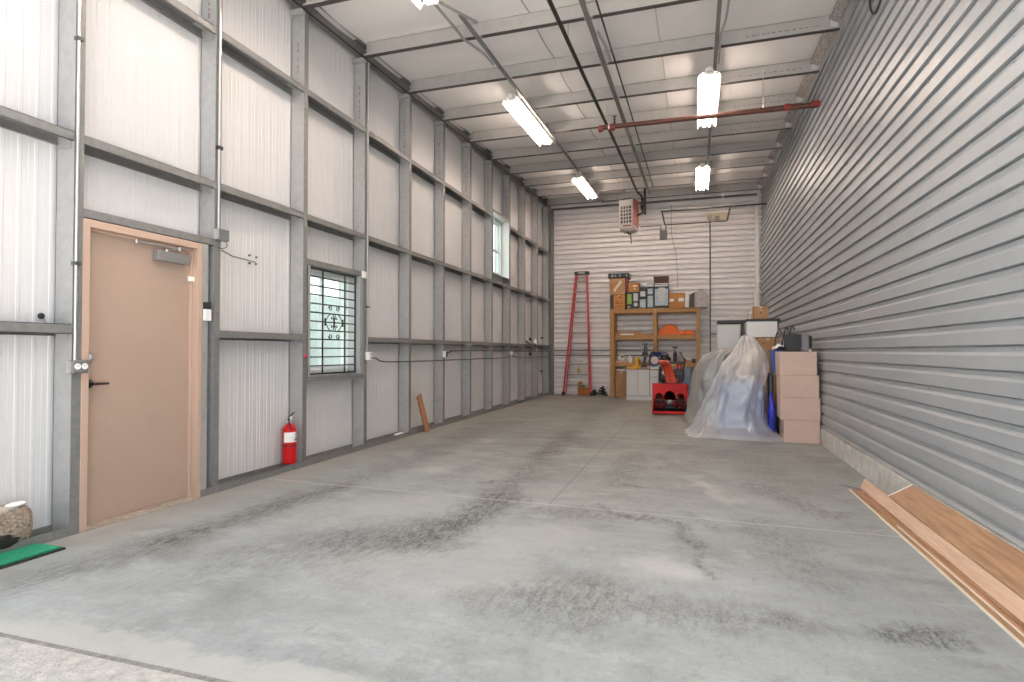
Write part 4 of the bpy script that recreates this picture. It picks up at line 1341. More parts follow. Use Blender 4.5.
obj('cart_toe', MB().box(1.15, 1.48, 9.27, 9.405, .0, .02), BLACK, ck)
for x in (1.16, 1.49):
    obj('cart_wheel', MB().lathe([(.09, -.02), (.10, -.01), (.10, .01), (.09, .02)], Matrix.Translation((x, 9.52, .10)) @ Matrix.Rotation(PI/2, 4, 'Y'), 18), BLACKR, ck)

tb = thing('blue_tote', 'blue plastic tote wedged between plastic sheet and cartons', 'tote', (1.15, 9.27, .66))
TB = mat('blue_plastic', (.012, .06, .28), .35)
s = MB().prism([(1.065, .93), (1.275, .93), (1.295, 1.262), (1.045, 1.262)], 'y', 9.24, 9.38)
obj('tote_body', s, TB, tb, .006)
obj('tote_rim', MB().box(1.040, 1.305, 9.235, 9.385, 1.24, 1.268), TB, tb, .004)
sc_ = thing('suitcase', 'dark upright bag standing under the blue tote', 'bag', (1.05, 9.30, 0))
obj('bag_body', MB().box(1.012, 1.085, 9.24, 9.39, .0, .93), mat('dark_bag_fabric', (.025, .026, .035), .7), sc_, .02)
obj('bag_strap', MB().box(1.035, 1.05, 9.232, 9.24, .3, .90), DARKM, sc_)
bgb = MB().blob((1.035, 9.12, .32), (.050, .10, .32), 8, .25, 2.6, 28, 18, .0)
tag(obj('blue_bag', bgb, mat('shiny_blue_bag', (.02, .03, .42), .25), None, loc=(1.035, 9.12, 0)), 'shiny blue plastic bag on the floor beside the plastic sheet', 'bag')
pp = thing('crumpled_paper', 'crumpled white paper lying on the blue tote', 'paper', (1.2, 9.31, 1.268))
v_ = []
for j in range(13):
    for i in range(15):
        x, y = 1.08 + .24 * i / 14, 9.222 + .16 * j / 12
        v_.append((x, y, 1.285 + .055 * noise.noise(Vector((x * 16, y * 16, 4))) + .045 * math.sin(PI * i / 14) + .02 * j / 12))
pm_ = MB().add(v_, [(j * 15 + i, j * 15 + i + 1, (j + 1) * 15 + i + 1, (j + 1) * 15 + i) for j in range(12) for i in range(14)], True)
o = obj('paper_sheet', pm_, PAPER, pp)
sd = o.modifiers.new('thick', 'SOLIDIFY'); sd.thickness = .006

# white cabinet, bin and cartons behind the plastic
GW = mat('pale_grey_enamel', (.60, .615, .60), .4)
fz = thing('storage_cabinet', 'tall pale grey cabinet with black top behind the plastic sheet', 'cabinet', (.59, 11.75, 0))
obj('cabinet_body', MB().box(.385, .795, 11.52, 12.0, .03, 1.755), GW, fz, .012)
obj('cabinet_top', MB().box(.392, .850, 11.50, 12.02, 1.765, 1.83), BLACK, fz, .008)
obj('cabinet_door', MB().box(.392, .782, 11.498, 11.518, .06, 1.745), GW, fz, .006)
obj('cabinet_side_gap_shade', MB().box(.798, .856, 11.53, 12.0, .03, 1.76), BLACK, fz)  # black side, widened to paint in the shaded gap before the bin
obj('door_pull', MB().box(.755, .770, 11.478, 11.498, 1.30, 1.60), GW, fz, .003)
cb1 = carton('large_carton', .93, 1.38, 11.2, 11.75, 0, .72, CARD, 'lower brown carton hidden behind the plastic sheet')
cb2 = carton('large_carton', .95, 1.37, 11.22, 11.72, .72, 1.25, CARD, 'upper brown carton hidden behind the plastic sheet')
cb3 = carton('flat_carton', 1.05, 1.40, 11.20, 11.70, 1.25, 1.50, CARD, 'brown carton with painted top shadow line under the white bin', prints=[(.0, 1, .955, 1.0, BLACK, 'painted_bin_shadow'), (.25, .31, .50, .66, DARKM, 'handle_hole')])  # black top strip paints the shadow under the bin
wb = thing('storage_bin', 'white storage bin with black lid holding a small brown carton', 'bin', (1.13, 11.45, 1.505))
obj('bin_body', MB().prism([(.880, 1.505), (1.375, 1.505), (1.383, 1.785), (.872, 1.785)], 'y', 11.22, 11.72), WHITE, wb, .012)
obj('bin_lid', MB().box(.862, 1.425, 11.20, 11.74, 1.785, 1.830), BLACK, wb, .01)
obj('lid_clip', MB().box(1.383, 1.415, 11.35, 11.50, 1.62, 1.79), BLACK, wb, .005)
cc = carton('small_carton', .995, 1.245, 11.28, 11.52, 1.831, 2.06, CARD, 'small brown carton with a handle hole on the black lid', prints=[(.42, .54, .42, .60, BLACK, 'handle_hole'), (.30, .78, .78, .83, DARKM, 'ink_line')])
obj('open_flap', MB().bar((.965, 11.30, 1.835), (.99, 11.30, 2.02), .012, .10, (0, 1, 0)).bar((.91, 11.32, 1.833), (.92, 11.32, 1.99), .012, .09, (0, 1, 0)), CARDP, cc)
lw_ = MB().bar((1.47, 16.42, 2.30), (1.545, 16.50, 2.93), .10, .02, (0, 1, 0))
tag(obj('leaning_lath', MB().bar((1.37, 16.30, .0), (1.535, 16.53, 2.92), .10, .02, (0, 1, 0)), BACKP, None, loc=(1.4, 16.3, 0)), 'pale lath leaning in the back corner behind the small carton', 'lath')

# ------------------------------------------------------------------ plastic sheets
def drape(name, levels, ya0, label, m, seed, flare=(0, 0), squash=2.6, nth=160, fold=.05):
    """levels: (z, x0, x1, y0, y1) from the floor up"""
    vs, fs = [], []
    sub = []
    for a, b in zip(levels[:-1], levels[1:]):
        for k in range(5):
            t = k / 5
            t2 = t
            sub.append([a[i] + (b[i] - a[i]) * t2 for i in range(5)])
    sub.append(list(levels[-1]))
    z0, z1 = levels[0][0], levels[-1][0]
    for (z, xa, xb, ya, yb) in sub:
        cx, cy, rx, ry = (xa + xb) / 2, (ya + yb) / 2, (xb - xa) / 2, (yb - ya) / 2
        h = (z - z0) / (z1 - z0)
        for i in range(nth):
            a = 2 * PI * i / nth
            e = 2 / squash
            ca, sa = math.cos(a), math.sin(a)
            x = math.copysign(abs(ca) ** e, ca)
            y = math.copysign(abs(sa) ** e, sa)
            amp = fold * (1 - .72 * h)
            f = amp * (noise.noise(Vector((ca * 2.2 + seed, sa * 2.2, h * 1.6))) * 1.5 + .35 * noise.noise(Vector((ca * 6 + seed, sa * 6, h * 3.0))))
            f += .028 * noise.noise(Vector((x * 5 + seed, y * 5, z * 7))) + .012 * noise.noise(Vector((x * 15 + seed, y * 15, z * 16)))
            rg = abs(noise.noise(Vector((x * 4 + seed * 2, y * 4, z * 3.5))))
            f += .05 * (.25 - rg) * (1 - h * .5) if rg < .25 else 0
            da = math.atan2(math.sin(a + .95), math.cos(a + .95))
            fw = math.exp(-(da / .55) ** 2) * math.exp(-z / .09)
            fx, fy = flare[0] * fw, flare[1] * fw
            vs.append((cx + x * rx + ca * f + fx, cy + y * ry + sa * f + fy, max(.004, z + (.012 * noise.noise(Vector((ca * 8, sa * 8, seed))) if z < .1 else .03 * noise.noise(Vector((x * 3, y * 3, seed)))))))
    R = len(sub)
    for j in range(R - 1):
        for i in range(nth):
            fs.append((j * nth + i, j * nth + (i + 1) % nth, (j + 1) * nth + (i + 1) % nth, (j + 1) * nth + i))
    fs.append(tuple((R - 1) * nth + i for i in range(nth)))
    mb = MB().add(vs, fs, True)
    o = obj(name, mb, m, None, loc=(levels[0][1], levels[0][3], 0))
    return tag(o, label, 'plastic sheet', 'plastic dust sheets')


FILM1 = film_mat('milky_polythene', (.84, .86, .90), .22)
FILM2 = film_mat('grey_polythene', (.58, .58, .57), .34)
drape('plastic_sheet', [(.004, -.14, 1.13, 8.76, 10.0), (.05, -.07, 1.09, 8.85, 10.0), (.16, .0, 1.03, 8.93, 10.0), (.36, .09, .955, 8.97, 10.0), (.55, .165, .985, 9.0, 10.0), (.78, .265, .985, 9.02, 10.0),
                        (.90, .31, 1.005, 9.05, 9.98), (1.06, .40, 1.01, 9.15, 9.95), (1.22, .53, .985, 9.28, 9.85), (1.36, .61, .90, 9.40, 9.74), (1.43, .65, .85, 9.46, 9.70), (1.475, .69, .79, 9.52, 9.66), (1.485, .72, .76, 9.56, 9.62)],
      0, 'white translucent plastic sheet draped over a tall load with its hem on the floor', FILM1, 1.0, squash=3.4, fold=.05, flare=(.17, -.07))
drape('plastic_sheet', [(.004, -.19, .80, 10.35, 11.35), (.15, -.15, .80, 10.40, 11.35), (.45, -.10, .78, 10.42, 11.35), (.90, -.05, .78, 10.45, 11.35), (1.10, .06, .76, 10.5, 11.3), (1.22, .20, .74, 10.56, 11.25), (1.29, .40, .70, 10.7, 11.1), (1.30, .5, .62, 10.8, 11.0)],
      0, 'grey translucent plastic sheet over the pile beside the red snow blower', FILM2, 7.0, fold=.06)
ib = thing('covered_bin', 'pale bluish bin showing through the white plastic sheet', 'bin', (.62, 9.5, 0))
BLUEG = mat('pale_lavender_plastic', (.20, .25, .42), .5)
obj('bin_body', MB().prism([(.30, .0), (.93, .0), (.935, .745), (.315, .745)], 'y', 9.12, 9.8), BLUEG, ib, .02)
obj('bin_lid', MB().box(.305, .950, 9.105, 9.82, .745, .79), BLUEG, ib, .015)
ur = MB().lathe([(.16, 0), (.17, .02), (.15, .3), (.10, .52), (.03, .60)], Matrix.Translation((.76, 9.6, .791)), 20)
tag(obj('covered_lamp', ur, mat('tan_cover', (.55, .46, .38), .8), None, loc=(.76, 9.6, .79)), 'tan conical shape under the peak of the white plastic sheet', 'lamp shade')
gb = carton('covered_box', .05, .70, 10.58, 11.25, 0, .62, mat('dark_grey_card', (.17, .18, .17), .8), 'dark grey box showing through the grey plastic sheet', tape=False)
gb2 = carton('covered_box', .18, .68, 10.62, 11.2, .62, 1.12, mat('grey_green_card', (.24, .25, .22), .8), 'grey green box showing through the top of the grey plastic sheet', tape=False)

# ------------------------------------------------------------------ snow blower
sx, sy_ = -.49, 11.8
sb_ = thing('snow_blower', 'red two stage snow blower facing the room with orange red chute', 'snow blower', (sx, 12.1, 0))
x0, x1 = -.825, -.150
h0 = .035
side = [(11.80, .03), (11.86, .0 + .02), (12.16, .05), (12.22, .22), (12.20, .44), (12.05, .585), (11.90, .585), (11.84, .50), (11.78, .30), (11.77, .12)]
for xa, xb in ((x0, x0 + .022), (x1 - .022, x1)):
    obj('side_plate', MB().prism(side, 'x', xa, xb), RED, sb_, .004)
# curved shell behind the auger
shell = [(11.83, .555), (11.95, .592), (12.06, .575), (12.17, .46), (12.20, .28), (12.16, .10), (12.06, .03), (11.86, .025)]
obj('auger_shell', MB().sweep_open(shell, 'x', x0 + .022, x1 - .022, (.012, .008)), BLACK, sb_)
# front lip with two arched openings
nA = 14
fpoly = [(x0 + .02, .60), (x0 + .02, .40)]
def arch(cx, w, zb, zt):
    return [(cx - w * math.cos(PI * k / nA), zb + (zt - zb) * math.sin(PI * k / nA)) for k in range(nA + 1)]
W = (x1 - x0) - .04
fpoly = [(x0 + .02, .60), (x0 + .02, .33)] + arch(x0 + .02 + W * .18, W * .14, .30, .43) + arch(sx, W * .19, .30, .475) + arch(x1 - .02 - W * .18, W * .14, .30, .43) + [(x1 - .02, .33), (x1 - .02, .60)]
obj('front_lip', MB().prism(fpoly[::-1], 'y', 11.80, 11.815), RED, sb_)
obj('top_edge', MB().box(x0 - .01, x1 + .01, 11.785, 11.90, .588, .615), RED, sb_, .005)
obj('scraper_bar', MB().box(x0 + .02, x1 - .02, 11.79, 11.81, .025, .075), RED, sb_, .003)
zc_ = .285
obj('auger_shaft', MB().tube([(x0 + .02, 11.98, zc_), (x1 - .02, 11.98, zc_)], .018, 10), DARKM, sb_)
for s in (-1, 1):
    for arm in range(2):
        au = MB()
        vs = []
        N_ = 34
        for k in range(N_ + 1):
            t = k / N_
            xx = sx + s * (.075 + t * (W / 2 - .085))
            a = s * t * 2 * PI * 1.05 + arm * PI
            for rr in (.115, .185):
                vs.append((xx, 11.98 + rr * math.cos(a), zc_ + rr * math.sin(a)))
        au.add(vs, [(2 * k, 2 * k + 1, 2 * k + 3, 2 * k + 2) for k in range(N_)], True)
        ao = obj('auger_blade', au, RED, sb_)
        sd = ao.modifiers.new('thick', 'SOLIDIFY'); sd.thickness = .008
        sk = MB()
        for t in (.15, .55, .95):
            xx = sx + s * (.075 + t * (W / 2 - .085)); a = s * t * 2 * PI * 1.05 + arm * PI
            sk.bar((xx, 11.98, zc_), (xx, 11.98 + .125 * math.cos(a), zc_ + .125 * math.sin(a)), .014, .02)
        obj('auger_spoke', sk, RED, sb_)
gcx = MB().lathe([(.03, -.08), (.085, -.055), (.095, 0), (.085, .055), (.03, .08)], Matrix.Translation((sx, 11.95, zc_)) @ Matrix.Rotation(PI/2, 4, 'Y'), 18)
gcx.lathe([(.075, 0), (.075, .06), (.03, .09)], Matrix.Translation((sx, 11.93, zc_)) @ Matrix.Rotation(PI/2, 4, 'X'), 18)
obj('gear_case', gcx, mat('silver_casting', (.55, .55, .55), .4, .3), sb_)
im = MB()
for k in range(4):
    a = PI / 4 + k * PI / 2
    im.bar((sx, 12.12, zc_ + .03), (sx + .15 * math.cos(a), 12.12, zc_ + .03 + .15 * math.sin(a)), .05, .01, (0, 1, 0))
obj('impeller', im, DARKM, sb_)
obj('impeller_plate', MB().lathe([(.135, 0), (.135, .012)], Matrix.Translation((sx, 12.165, zc_ + .04)) @ Matrix.Rotation(PI/2, 4, 'X'), 26), mat('silver_casting', (.55, .55, .55)), sb_)
obj('impeller_housing', MB().lathe([(.175, 0), (.175, .20)], Matrix.Translation((sx, 12.40, zc_ + .03)) @ Matrix.Rotation(PI/2, 4, 'X'), 26), RED, sb_)
for xx in (x0 - .008, x1 + .002):
    sk_ = MB().box(xx, xx + .006, 11.86, 12.06, .0, .11)
    obj('skid_shoe', sk_, DARKM, sb_, .002)
    bl = MB()
    for zz in (.09, .30, .48):
        bl.lathe([(.014, 0), (.010, .01)], Matrix.Translation((xx if xx < sx else xx + .006, 11.93, zz)) @ Matrix.Rotation(-PI/2 if xx < sx else PI/2, 4, 'Y'), 8)
    obj('side_bolts', bl, CHROME, sb_)
# chute
ch = []
for k in range(9):
    t = k / 8
    z = .60 + .38 * t
    y = 12.18 - .10 * t ** 2
    xx = sx + .02 - .05 * t - .09 * t * t * .6
    w = .105 - .012 * t
    ch.append([(xx - w, y - .07, z), (xx - w * .9, y + .07, z), (xx + w * .9, y + .07, z), (xx + w, y - .07, z), (xx + w * .93, y - .07, z), (xx + w * .82, y + .055, z), (xx - w * .82, y + .055, z), (xx - w * .93, y - .07, z)])
chm = MB().add([p for r_ in ch for p in r_], [(j * 8 + i, j * 8 + (i + 1) % 8, (j + 1) * 8 + (i + 1) % 8, (j + 1) * 8 + i) for j in range(8) for i in range(8)])
chm.add(ch[0], [tuple(range(8))[::-1]]); chm.add(ch[-1], [tuple(range(8))])
cho = obj('discharge_chute', chm, ORANGER, sb_)
e_ = ch[-1]
cap_ = MB().add([(e_[0][0], e_[0][1] - .005, .975), (e_[3][0], e_[3][1] - .005, .975), (e_[2][0], e_[2][1], .985), (e_[1][0], e_[1][1], .985),
                 (e_[0][0] - .06, e_[0][1] - .14, 1.035), (e_[3][0] - .07, e_[3][1] - .14, 1.04), (e_[2][0] - .03, e_[2][1] - .02, 1.075), (e_[1][0] - .03, e_[1][1] - .02, 1.07)],
                [(0, 1, 2, 3), (4, 7, 6, 5), (0, 4, 5, 1), (1, 5, 6, 2), (2, 6, 7, 3), (3, 7, 4, 0)])
obj('chute_cap', cap_, ORANGER, cho)
cs_ = MB()
for k in range(5):
    z = .66 + .06 * k
    cs_.box(sx - .02 - .02 * k * .6, sx + .01 - .02 * k * .6, 12.085 - .01 * k, 12.10 - .01 * k, z, z + .028)
obj('chute_slots', cs_, mat('chute_slot_red', (.30, .03, .02), .6), cho)  # darker red slots on the chute front
obj('chute_ring', MB().lathe([(.13, 0), (.13, .03)], Matrix.Translation((sx + .02, 12.17, .585)), 20), BLACK, sb_)
# engine, wheels, handlebars
en = MB().box(sx - .20, sx + .20, 12.42, 12.85, .33, .62)
obj('engine_block', en, BLACK, sb_, .03)
obj('engine_cowl', MB().lathe([(.15, 0), (.16, .02), (.16, .12), (.10, .16)], Matrix.Translation((sx + .02, 12.62, .62)), 20), BLACK, sb_)
obj('fuel_tank', MB().box(sx - .25, sx - .02, 12.60, 12.90, .62, .95), BLACK, sb_, .04)
obj('engine_cover', MB().box(sx + .02, sx + .26, 12.56, 12.88, .62, .88), BLACK, sb_, .05)
obj('muffler', MB().box(sx + .08, sx + .24, 12.40, 12.55, .60, .80), BLACK, sb_, .02)
obj('headlamp', MB().lathe([(.05, 0), (.055, .03), (.03, .06)], Matrix.Translation((sx - .14, 12.60, .80)) @ Matrix.Rotation(PI/2, 4, 'X'), 16), WHITE, sb_)
for s in (-1, 1):
    w_ = MB().lathe([(.10, -.06), (.19, -.065), (.205, -.04), (.205, .04), (.19, .065), (.10, .06)], Matrix.Translation((sx + s * .27, 12.62, .205)) @ Matrix.Rotation(PI/2, 4, 'Y'), 24)
    wo_ = obj('wheel', w_, BLACKR, sb_)
    obj('wheel_rim', MB().lathe([(.10, -.05), (.02, -.02), (.02, .02), (.10, .05)], Matrix.Translation((sx + s * .27, 12.62, .205)) @ Matrix.Rotation(PI/2, 4, 'Y'), 18), mat('rim_grey', (.45, .45, .44), .4), wo_)
    hb_ = MB().tube(smoothed([(sx + s * .17, 12.75, .45), (sx + s * .23, 13.05, .85), (sx + s * .26, 13.20, 1.02), (sx + s * .26, 13.42, 1.07)]), .014, 8)
    ho = obj('handlebar', hb_, BLACK, sb_)
    obj('grip', MB().tube([(sx + s * .26, 13.32, 1.05), (sx + s * .26, 13.46, 1.078)], .020, 8), BLACKR, ho)
    obj('control_lever', MB().tube([(sx + s * .26, 13.20, 1.04), (sx + s * .21, 13.15, 1.16), (sx + s * .20, 13.13, 1.20)], .009, 6), BLACK, ho)
obj('control_panel', MB().bar((sx - .24, 13.16, 1.0), (sx + .24, 13.16, 1.0), .20, .05), BLACK, sb_, .01)
obj('crank_rod', MB().tube([(sx + .12, 12.25, .66), (sx + .16, 13.1, .98)], .008, 6), CHROME, sb_)
sf = MB().bar((sx + .10, 12.30, .60), (sx + .16, 13.2, 1.02), .09, .012)
obj('red_shroud', sf, RED, sb_)

# ------------------------------------------------------------------ shelf rack of lumber
SY0, SY1 = 16.0, 16.52
sh_ = thing('shelf_rack', 'open rack of pine lumber with three levels against the back wall', 'shelf rack', (-1.07, 16.26, 0))
posts = [(-2.262, -2.10), (-1.105, -.975), (.005, .125)]
for xa, xb in posts:
    obj('front_post', MB().box(xa + .02, xb - .02, SY0 - .04, SY0, 0, 2.405), LUMBER, sh_, .003)
    obj('rear_post', MB().box(xa + .02, xb - .02, SY1, SY1 + .038, 0, 2.405), LUMBER, sh_, .003)
for z1_, hh in [(2.41, .115), (1.69, .115), (.945, .10)]:
    for (ya, yb, nm) in [(SY0, SY0 + .038, 'front_rail'), (SY1 - .038, SY1, 'rear_rail')]:
        obj(nm, MB().box(-2.24, .105, ya, yb, z1_ - hh, z1_ - .012), LUMBERH, sh_, .003)
    for xa, xb in posts:
        obj('side_rail', MB().box(xa + .04, xa + .078, SY0 + .04, SY1 - .04, z1_ - hh, z1_ - .014), LUMBERH, sh_)
    obj('shelf_board', MB().box(-2.25, .115, SY0 - .02 if z1_ > 2 else SY0 + .002, SY1 - .002, z1_ - .012, z1_), LUMBERH, sh_, .002)

# cartons and boxes on top of the rack
zt = 2.411
INK = mat('dark_ink', (.06, .04, .04), .7)
TOPB = 'boxes on top of the lumber rack'
carton('carton', -2.15, -1.83, 16.0, 16.42, zt, 2.80, CARDO, 'orange brown carton with dark printed marks at the bottom of the end stack', group=TOPB,
       prints=[(.22, .52, .36, .42, INK, 'printed_mark'), (.18, .40, .46, .54, INK, 'printed_mark'), (.50, .66, .76, .88, INK, 'printed_mark'), (.60, .85, .38, .43, INK, 'printed_mark'), (.15, .8, .14, .17, INK, 'printed_line')])
nb = MB().box(-2.245, -2.155, 16.02, 16.40, zt, 2.79)  # narrow dark slab filling the space left of the printed carton
tag(obj('narrow_dark_slab', nb, mat('dark_brown_slab', (.07, .045, .035), .7), None, .004, loc=(-2.2, 16.2, zt)), 'narrow dark slab standing left of the printed carton on the rack', 'box', TOPB)
t = carton('carton', -2.25, -1.83, 15.99, 16.42, 2.802, 3.25, CARD, 'tan carton with pale diagonal band, upper of the end stack', group=TOPB, tape=False)
obj('diagonal_band', MB().bar((-2.13, 15.986, 2.90), (-1.93, 15.986, 3.17), .07, .004, (0, 1, 0)), mat('pale_band', (.68, .57, .44), .6), t)
obj('orange_corner', MB().box(-2.25, -2.15, 15.987, 15.989, 2.92, 3.10), CARDO, t)
obj('red_side', MB().box(-1.828, -1.76, 16.0, 16.4, 2.87, 3.25), mat('dark_red_box', (.16, .03, .025), .5), t, .003)
bt_ = thing('black_tray', 'black slotted tray lying on top of the tan carton', 'tray', (-2.0, 16.2, 3.252))
tm = MB().box(-2.285, -1.715, 15.97, 16.42, 3.252, 3.275).box(-2.285, -1.715, 15.97, 15.99, 3.275, 3.385).box(-2.285, -1.715, 16.40, 16.42, 3.275, 3.385).box(-2.285, -2.265, 15.99, 16.40, 3.275, 3.385).box(-1.735, -1.715, 15.99, 16.40, 3.275, 3.385)
obj('tray_shell', tm, BLACK, bt_, .006)
for x, w in ((-2.20, .06), (-2.10, .03), (-1.98, .03), (-1.80, .03)):
    obj('tray_slot', MB().box(x, x + w, 15.965, 15.97, 3.29, 3.35), mat('grey_slot', (.35, .34, .33), .5), bt_)
rg = MB().tube([(-1.66 + .10 * math.cos(a), 16.33, 3.005 + .14 * math.sin(a)) for a in [2 * PI * k / 24 for k in range(25)]], .006, 6)
tag(obj('wire_loop', rg, CHROME, None, loc=(-1.66, 16.33, 2.863)), 'thin wire loop leaning behind the small orange carton', 'wire loop', TOPB)
carton('carton', -1.745, -1.455, 16.02, 16.30, 2.865, 3.125, CARDO, 'small orange carton with white label on the green and black boxes', group=TOPB, tape=False, prints=[(.42, .80, .55, .70, PAPER, 'paper_label'), (.50, .68, .25, .34, PAPER, 'paper_label')])


def product_box(x0, x1, z0, z1, label, panels, y0=16.01, y1=16.36, base=BLACK):
    t = thing('product_box', label, 'box', ((x0 + x1) / 2, 16.2, z0), TOPB)
    obj('box_body', MB().box(x0, x1, y0, y1, z0, z1), base, t, .003)
    for k, (u0, u1, w0, w1, pm) in enumerate(panels):
        obj('printed_panel', MB().box(x0 + (x1 - x0) * u0, x0 + (x1 - x0) * u1, y0 - .002 - .0012 * k, y0 - .0003, z0 + (z1 - z0) * w0, z0 + (z1 - z0) * w1), pm, t)
    return t


LG = mat('light_grey_print', (.52, .54, .55), .5)
LB = mat('pale_blue_print', (.40, .48, .54), .5, 0, .35, 14)
GRP = mat('lime_green_print', (.26, .42, .06), .5)
product_box(-1.79, -1.64, zt, 2.862, 'black box with a lime green panel on the rack', [(.12, .88, .28, .88, GRP), (.2, .6, .06, .14, LG)])
t = product_box(-1.635, -1.465, zt, 2.862, 'black box with a grey panel and white disc on the rack', [(.15, .85, .45, .92, LG)])
obj('white_disc', MB().lathe([(.055, 0), (.055, .003)], Matrix.Translation((-1.55, 16.008, zt + .11)) @ Matrix.Rotation(PI/2, 4, 'X'), 18), LG, t)
product_box(-1.452, -1.264, zt, 2.99, 'black and pale grey box left of the tall slim box on the rack', [(.08, .9, .04, .42, LB), (.15, .85, .56, .80, LG)])
product_box(-1.248, -1.075, zt, 3.09, 'tall slim black and pale blue box on the rack', [(.08, .92, .04, .50, LB), (.1, .9, .56, .78, LB), (.0, 1, .86, .98, LG)])
product_box(-1.062, -.682, zt, 3.055, 'large pale blue pictured box with dark border on the rack', [(.06, .96, .10, .80, LB), (.30, .75, .30, .85, LG), (.05, .95, .90, .98, LG)])
bx = thing('brown_chest', 'dark reddish brown flat box on the large pictured box', 'box', (-.88, 16.2, 3.056), TOPB)
obj('box_body', MB().box(-1.07, -.69, 16.02, 16.36, 3.056, 3.20), mat('dark_mahogany', (.075, .02, .016), .5), bx, .004)
obj('box_lid', MB().box(-1.078, -.682, 16.012, 16.365, 3.20, 3.265), mat('dark_mahogany', (.075, .02, .016)), bx, .004)
obj('box_base', MB().box(-1.06, -.70, 16.018, 16.02, 3.06, 3.075), PAPER, bx)
carton('carton', -.672, -.272, 16.0, 16.36, zt - .002, 2.80, CARDO, 'orange brown carton with two white labels on the rack', group=TOPB, tape=False, prints=[(.03, .32, .42, .62, PAPER, 'paper_label'), (.60, .96, .42, .66, PAPER, 'paper_label')])
tag(obj('slim_white_box', MB().box(-.252, -.178, 16.02, 16.34, zt - .001, 2.785), PAPER, None, .004, loc=(-.21, 16.2, zt)), 'slim white box between the labelled carton and the grey case', 'box', TOPB)
gcse = thing('grey_case', 'grey rounded hard case at the end of the rack top', 'case', (.07, 16.2, zt), TOPB)
GC = mat('warm_grey_case', (.40, .375, .355), .55)
cx0, cx1 = -.02, .305
pl = [(cx0, zt), (cx1, zt), (cx1 + .005, zt + .28), (cx1 - .05, zt + .42), (cx0 + .12, zt + .445), (cx0 + .01, zt + .40)]
obj('case_shell', MB().prism(pl, 'y', 15.98, 16.40), GC, gcse, .02)
obj('case_end', MB().prism([(cx0 - .145, zt), (cx0 - .004, zt), (cx0 - .004, zt + .40), (cx0 - .125, zt + .33)], 'y', 16.02, 16.40), mat('dark_case_end', (.06, .05, .045), .6), gcse, .01)
obj('case_handle', MB().tube(smoothed([(cx0 + .10, 16.15, zt + .43), (cx0 + .13, 16.15, zt + .475), (cx0 + .20, 16.15, zt + .475), (cx0 + .23, 16.15, zt + .43)]), .010, 8), BLACK, gcse)
obj('case_latch', MB().box(cx0 + .13, cx0 + .19, 15.970, 15.98, zt + .20, zt + .225), DARKM, gcse)

# middle shelf
zm_ = 1.691
MS = 'things on the middle shelf of the lumber rack'
for k, (xa, xb, ya, yb, za, zb, m, lab) in enumerate([
        (-2.10, -1.13, 16.03, 16.15, zm_, zm_ + .045, LUMBERH, 'lower pine board lying on the middle shelf'),
        (-2.08, -1.45, 16.05, 16.17, zm_ + .046, zm_ + .085, CARDO, 'upper orange brown board lying on the middle shelf')]):
    tag(obj('spare_board', MB().box(xa, xb, ya, yb, za, zb), m, None, .003, loc=(xa, ya, za)), lab, 'board', MS)
tag(obj('white_strip', MB().box(-1.97, -1.60, 15.985, 16.025, zm_, zm_ + .042), PAPER, None, .003, loc=(-1.8, 16.0, zm_)), 'short white strip in front of the boards on the middle shelf', 'strip', MS)
oc = thing('orange_bag', 'bright orange domed tool bag on the middle shelf', 'bag', (-.68, 16.2, zm_), MS)
ORB = mat('bright_orange_fabric', (.72, .14, .02), .6)
dome = [(-.945, zm_)] + [(-.68 - .262 * math.cos(PI * k / 16) * (1 if k < 8 else .97), zm_ + .06 + .235 * math.sin(PI * k / 16) ** .85 * (.72 + .28 * min(1, k / 9))) for k in range(17)] + [(-.425, zm_)]
obj('bag_body', MB().prism(dome[::-1], 'y', 16.02, 16.36), ORB, oc, .02)
obj('bag_seam', MB().tube([(x, 16.015, z_ - .012) for x, z_ in dome[2:-2]], .006, 6), BLACK, oc)
fb = thing('orange_pouch', 'flat orange pouch right of the domed orange bag', 'pouch', (-.22, 16.2, zm_), MS)
obj('pouch_body', MB().box(-.42, -.04, 16.03, 16.34, zm_, zm_ + .115), ORB, fb, .03)
obj('pouch_strap', MB().box(-.30, -.27, 16.025, 16.03, zm_ + .01, zm_ + .105), mat('red_strap', (.4, .03, .02), .6), fb)

# ------------------------------------------------------------------ white base cabinet
CX0, CX1, CYF = -1.715, -.905, 15.20
bc = thing('base_cabinet', 'white base cabinet with two panel doors standing before the rack', 'cabinet', ((CX0 + CX1) / 2, 15.5, 0))
CW = mat('white_cabinet_paint', (.72, .71, .70), .4)
obj('cabinet_carcass', MB().box(CX0, CX1, CYF + .022, 15.86, .0, .80), mat('cabinet_gap_shade', (.30, .295, .29), .6), bc, .003)  # grey carcass paints in the shade between the white doors
obj('end_panel', MB().box(CX0 - .004, CX0, CYF + .004, 15.86, .0, .80), CW, bc)
obj('plinth', MB().box(CX0, CX1, CYF + .004, CYF + .022, .0, .10), CW, bc)


def panel_door(xa, xb, za, zb, name='door'):
    d = obj(name, MB().box(xa, xb, CYF + .004, CYF + .022, za, zb), CW, bc, .002)
    f = MB().box(xa, xa + .045, CYF - .018, CYF + .004, za, zb).box(xb - .045, xb, CYF - .018, CYF + .004, za, zb)
    f.box(xa + .045, xb - .045, CYF - .018, CYF + .004, za, za + .045).box(xa + .045, xb - .045, CYF - .018, CYF + .004, zb - .045, zb)
    obj('door_frame', f, CW, d, .002)
    obj('raised_panel', MB().box(xa + .07, xb - .07, CYF - .006, CYF + .004, za + .07, zb - .07), CW, d, .004)
    return d


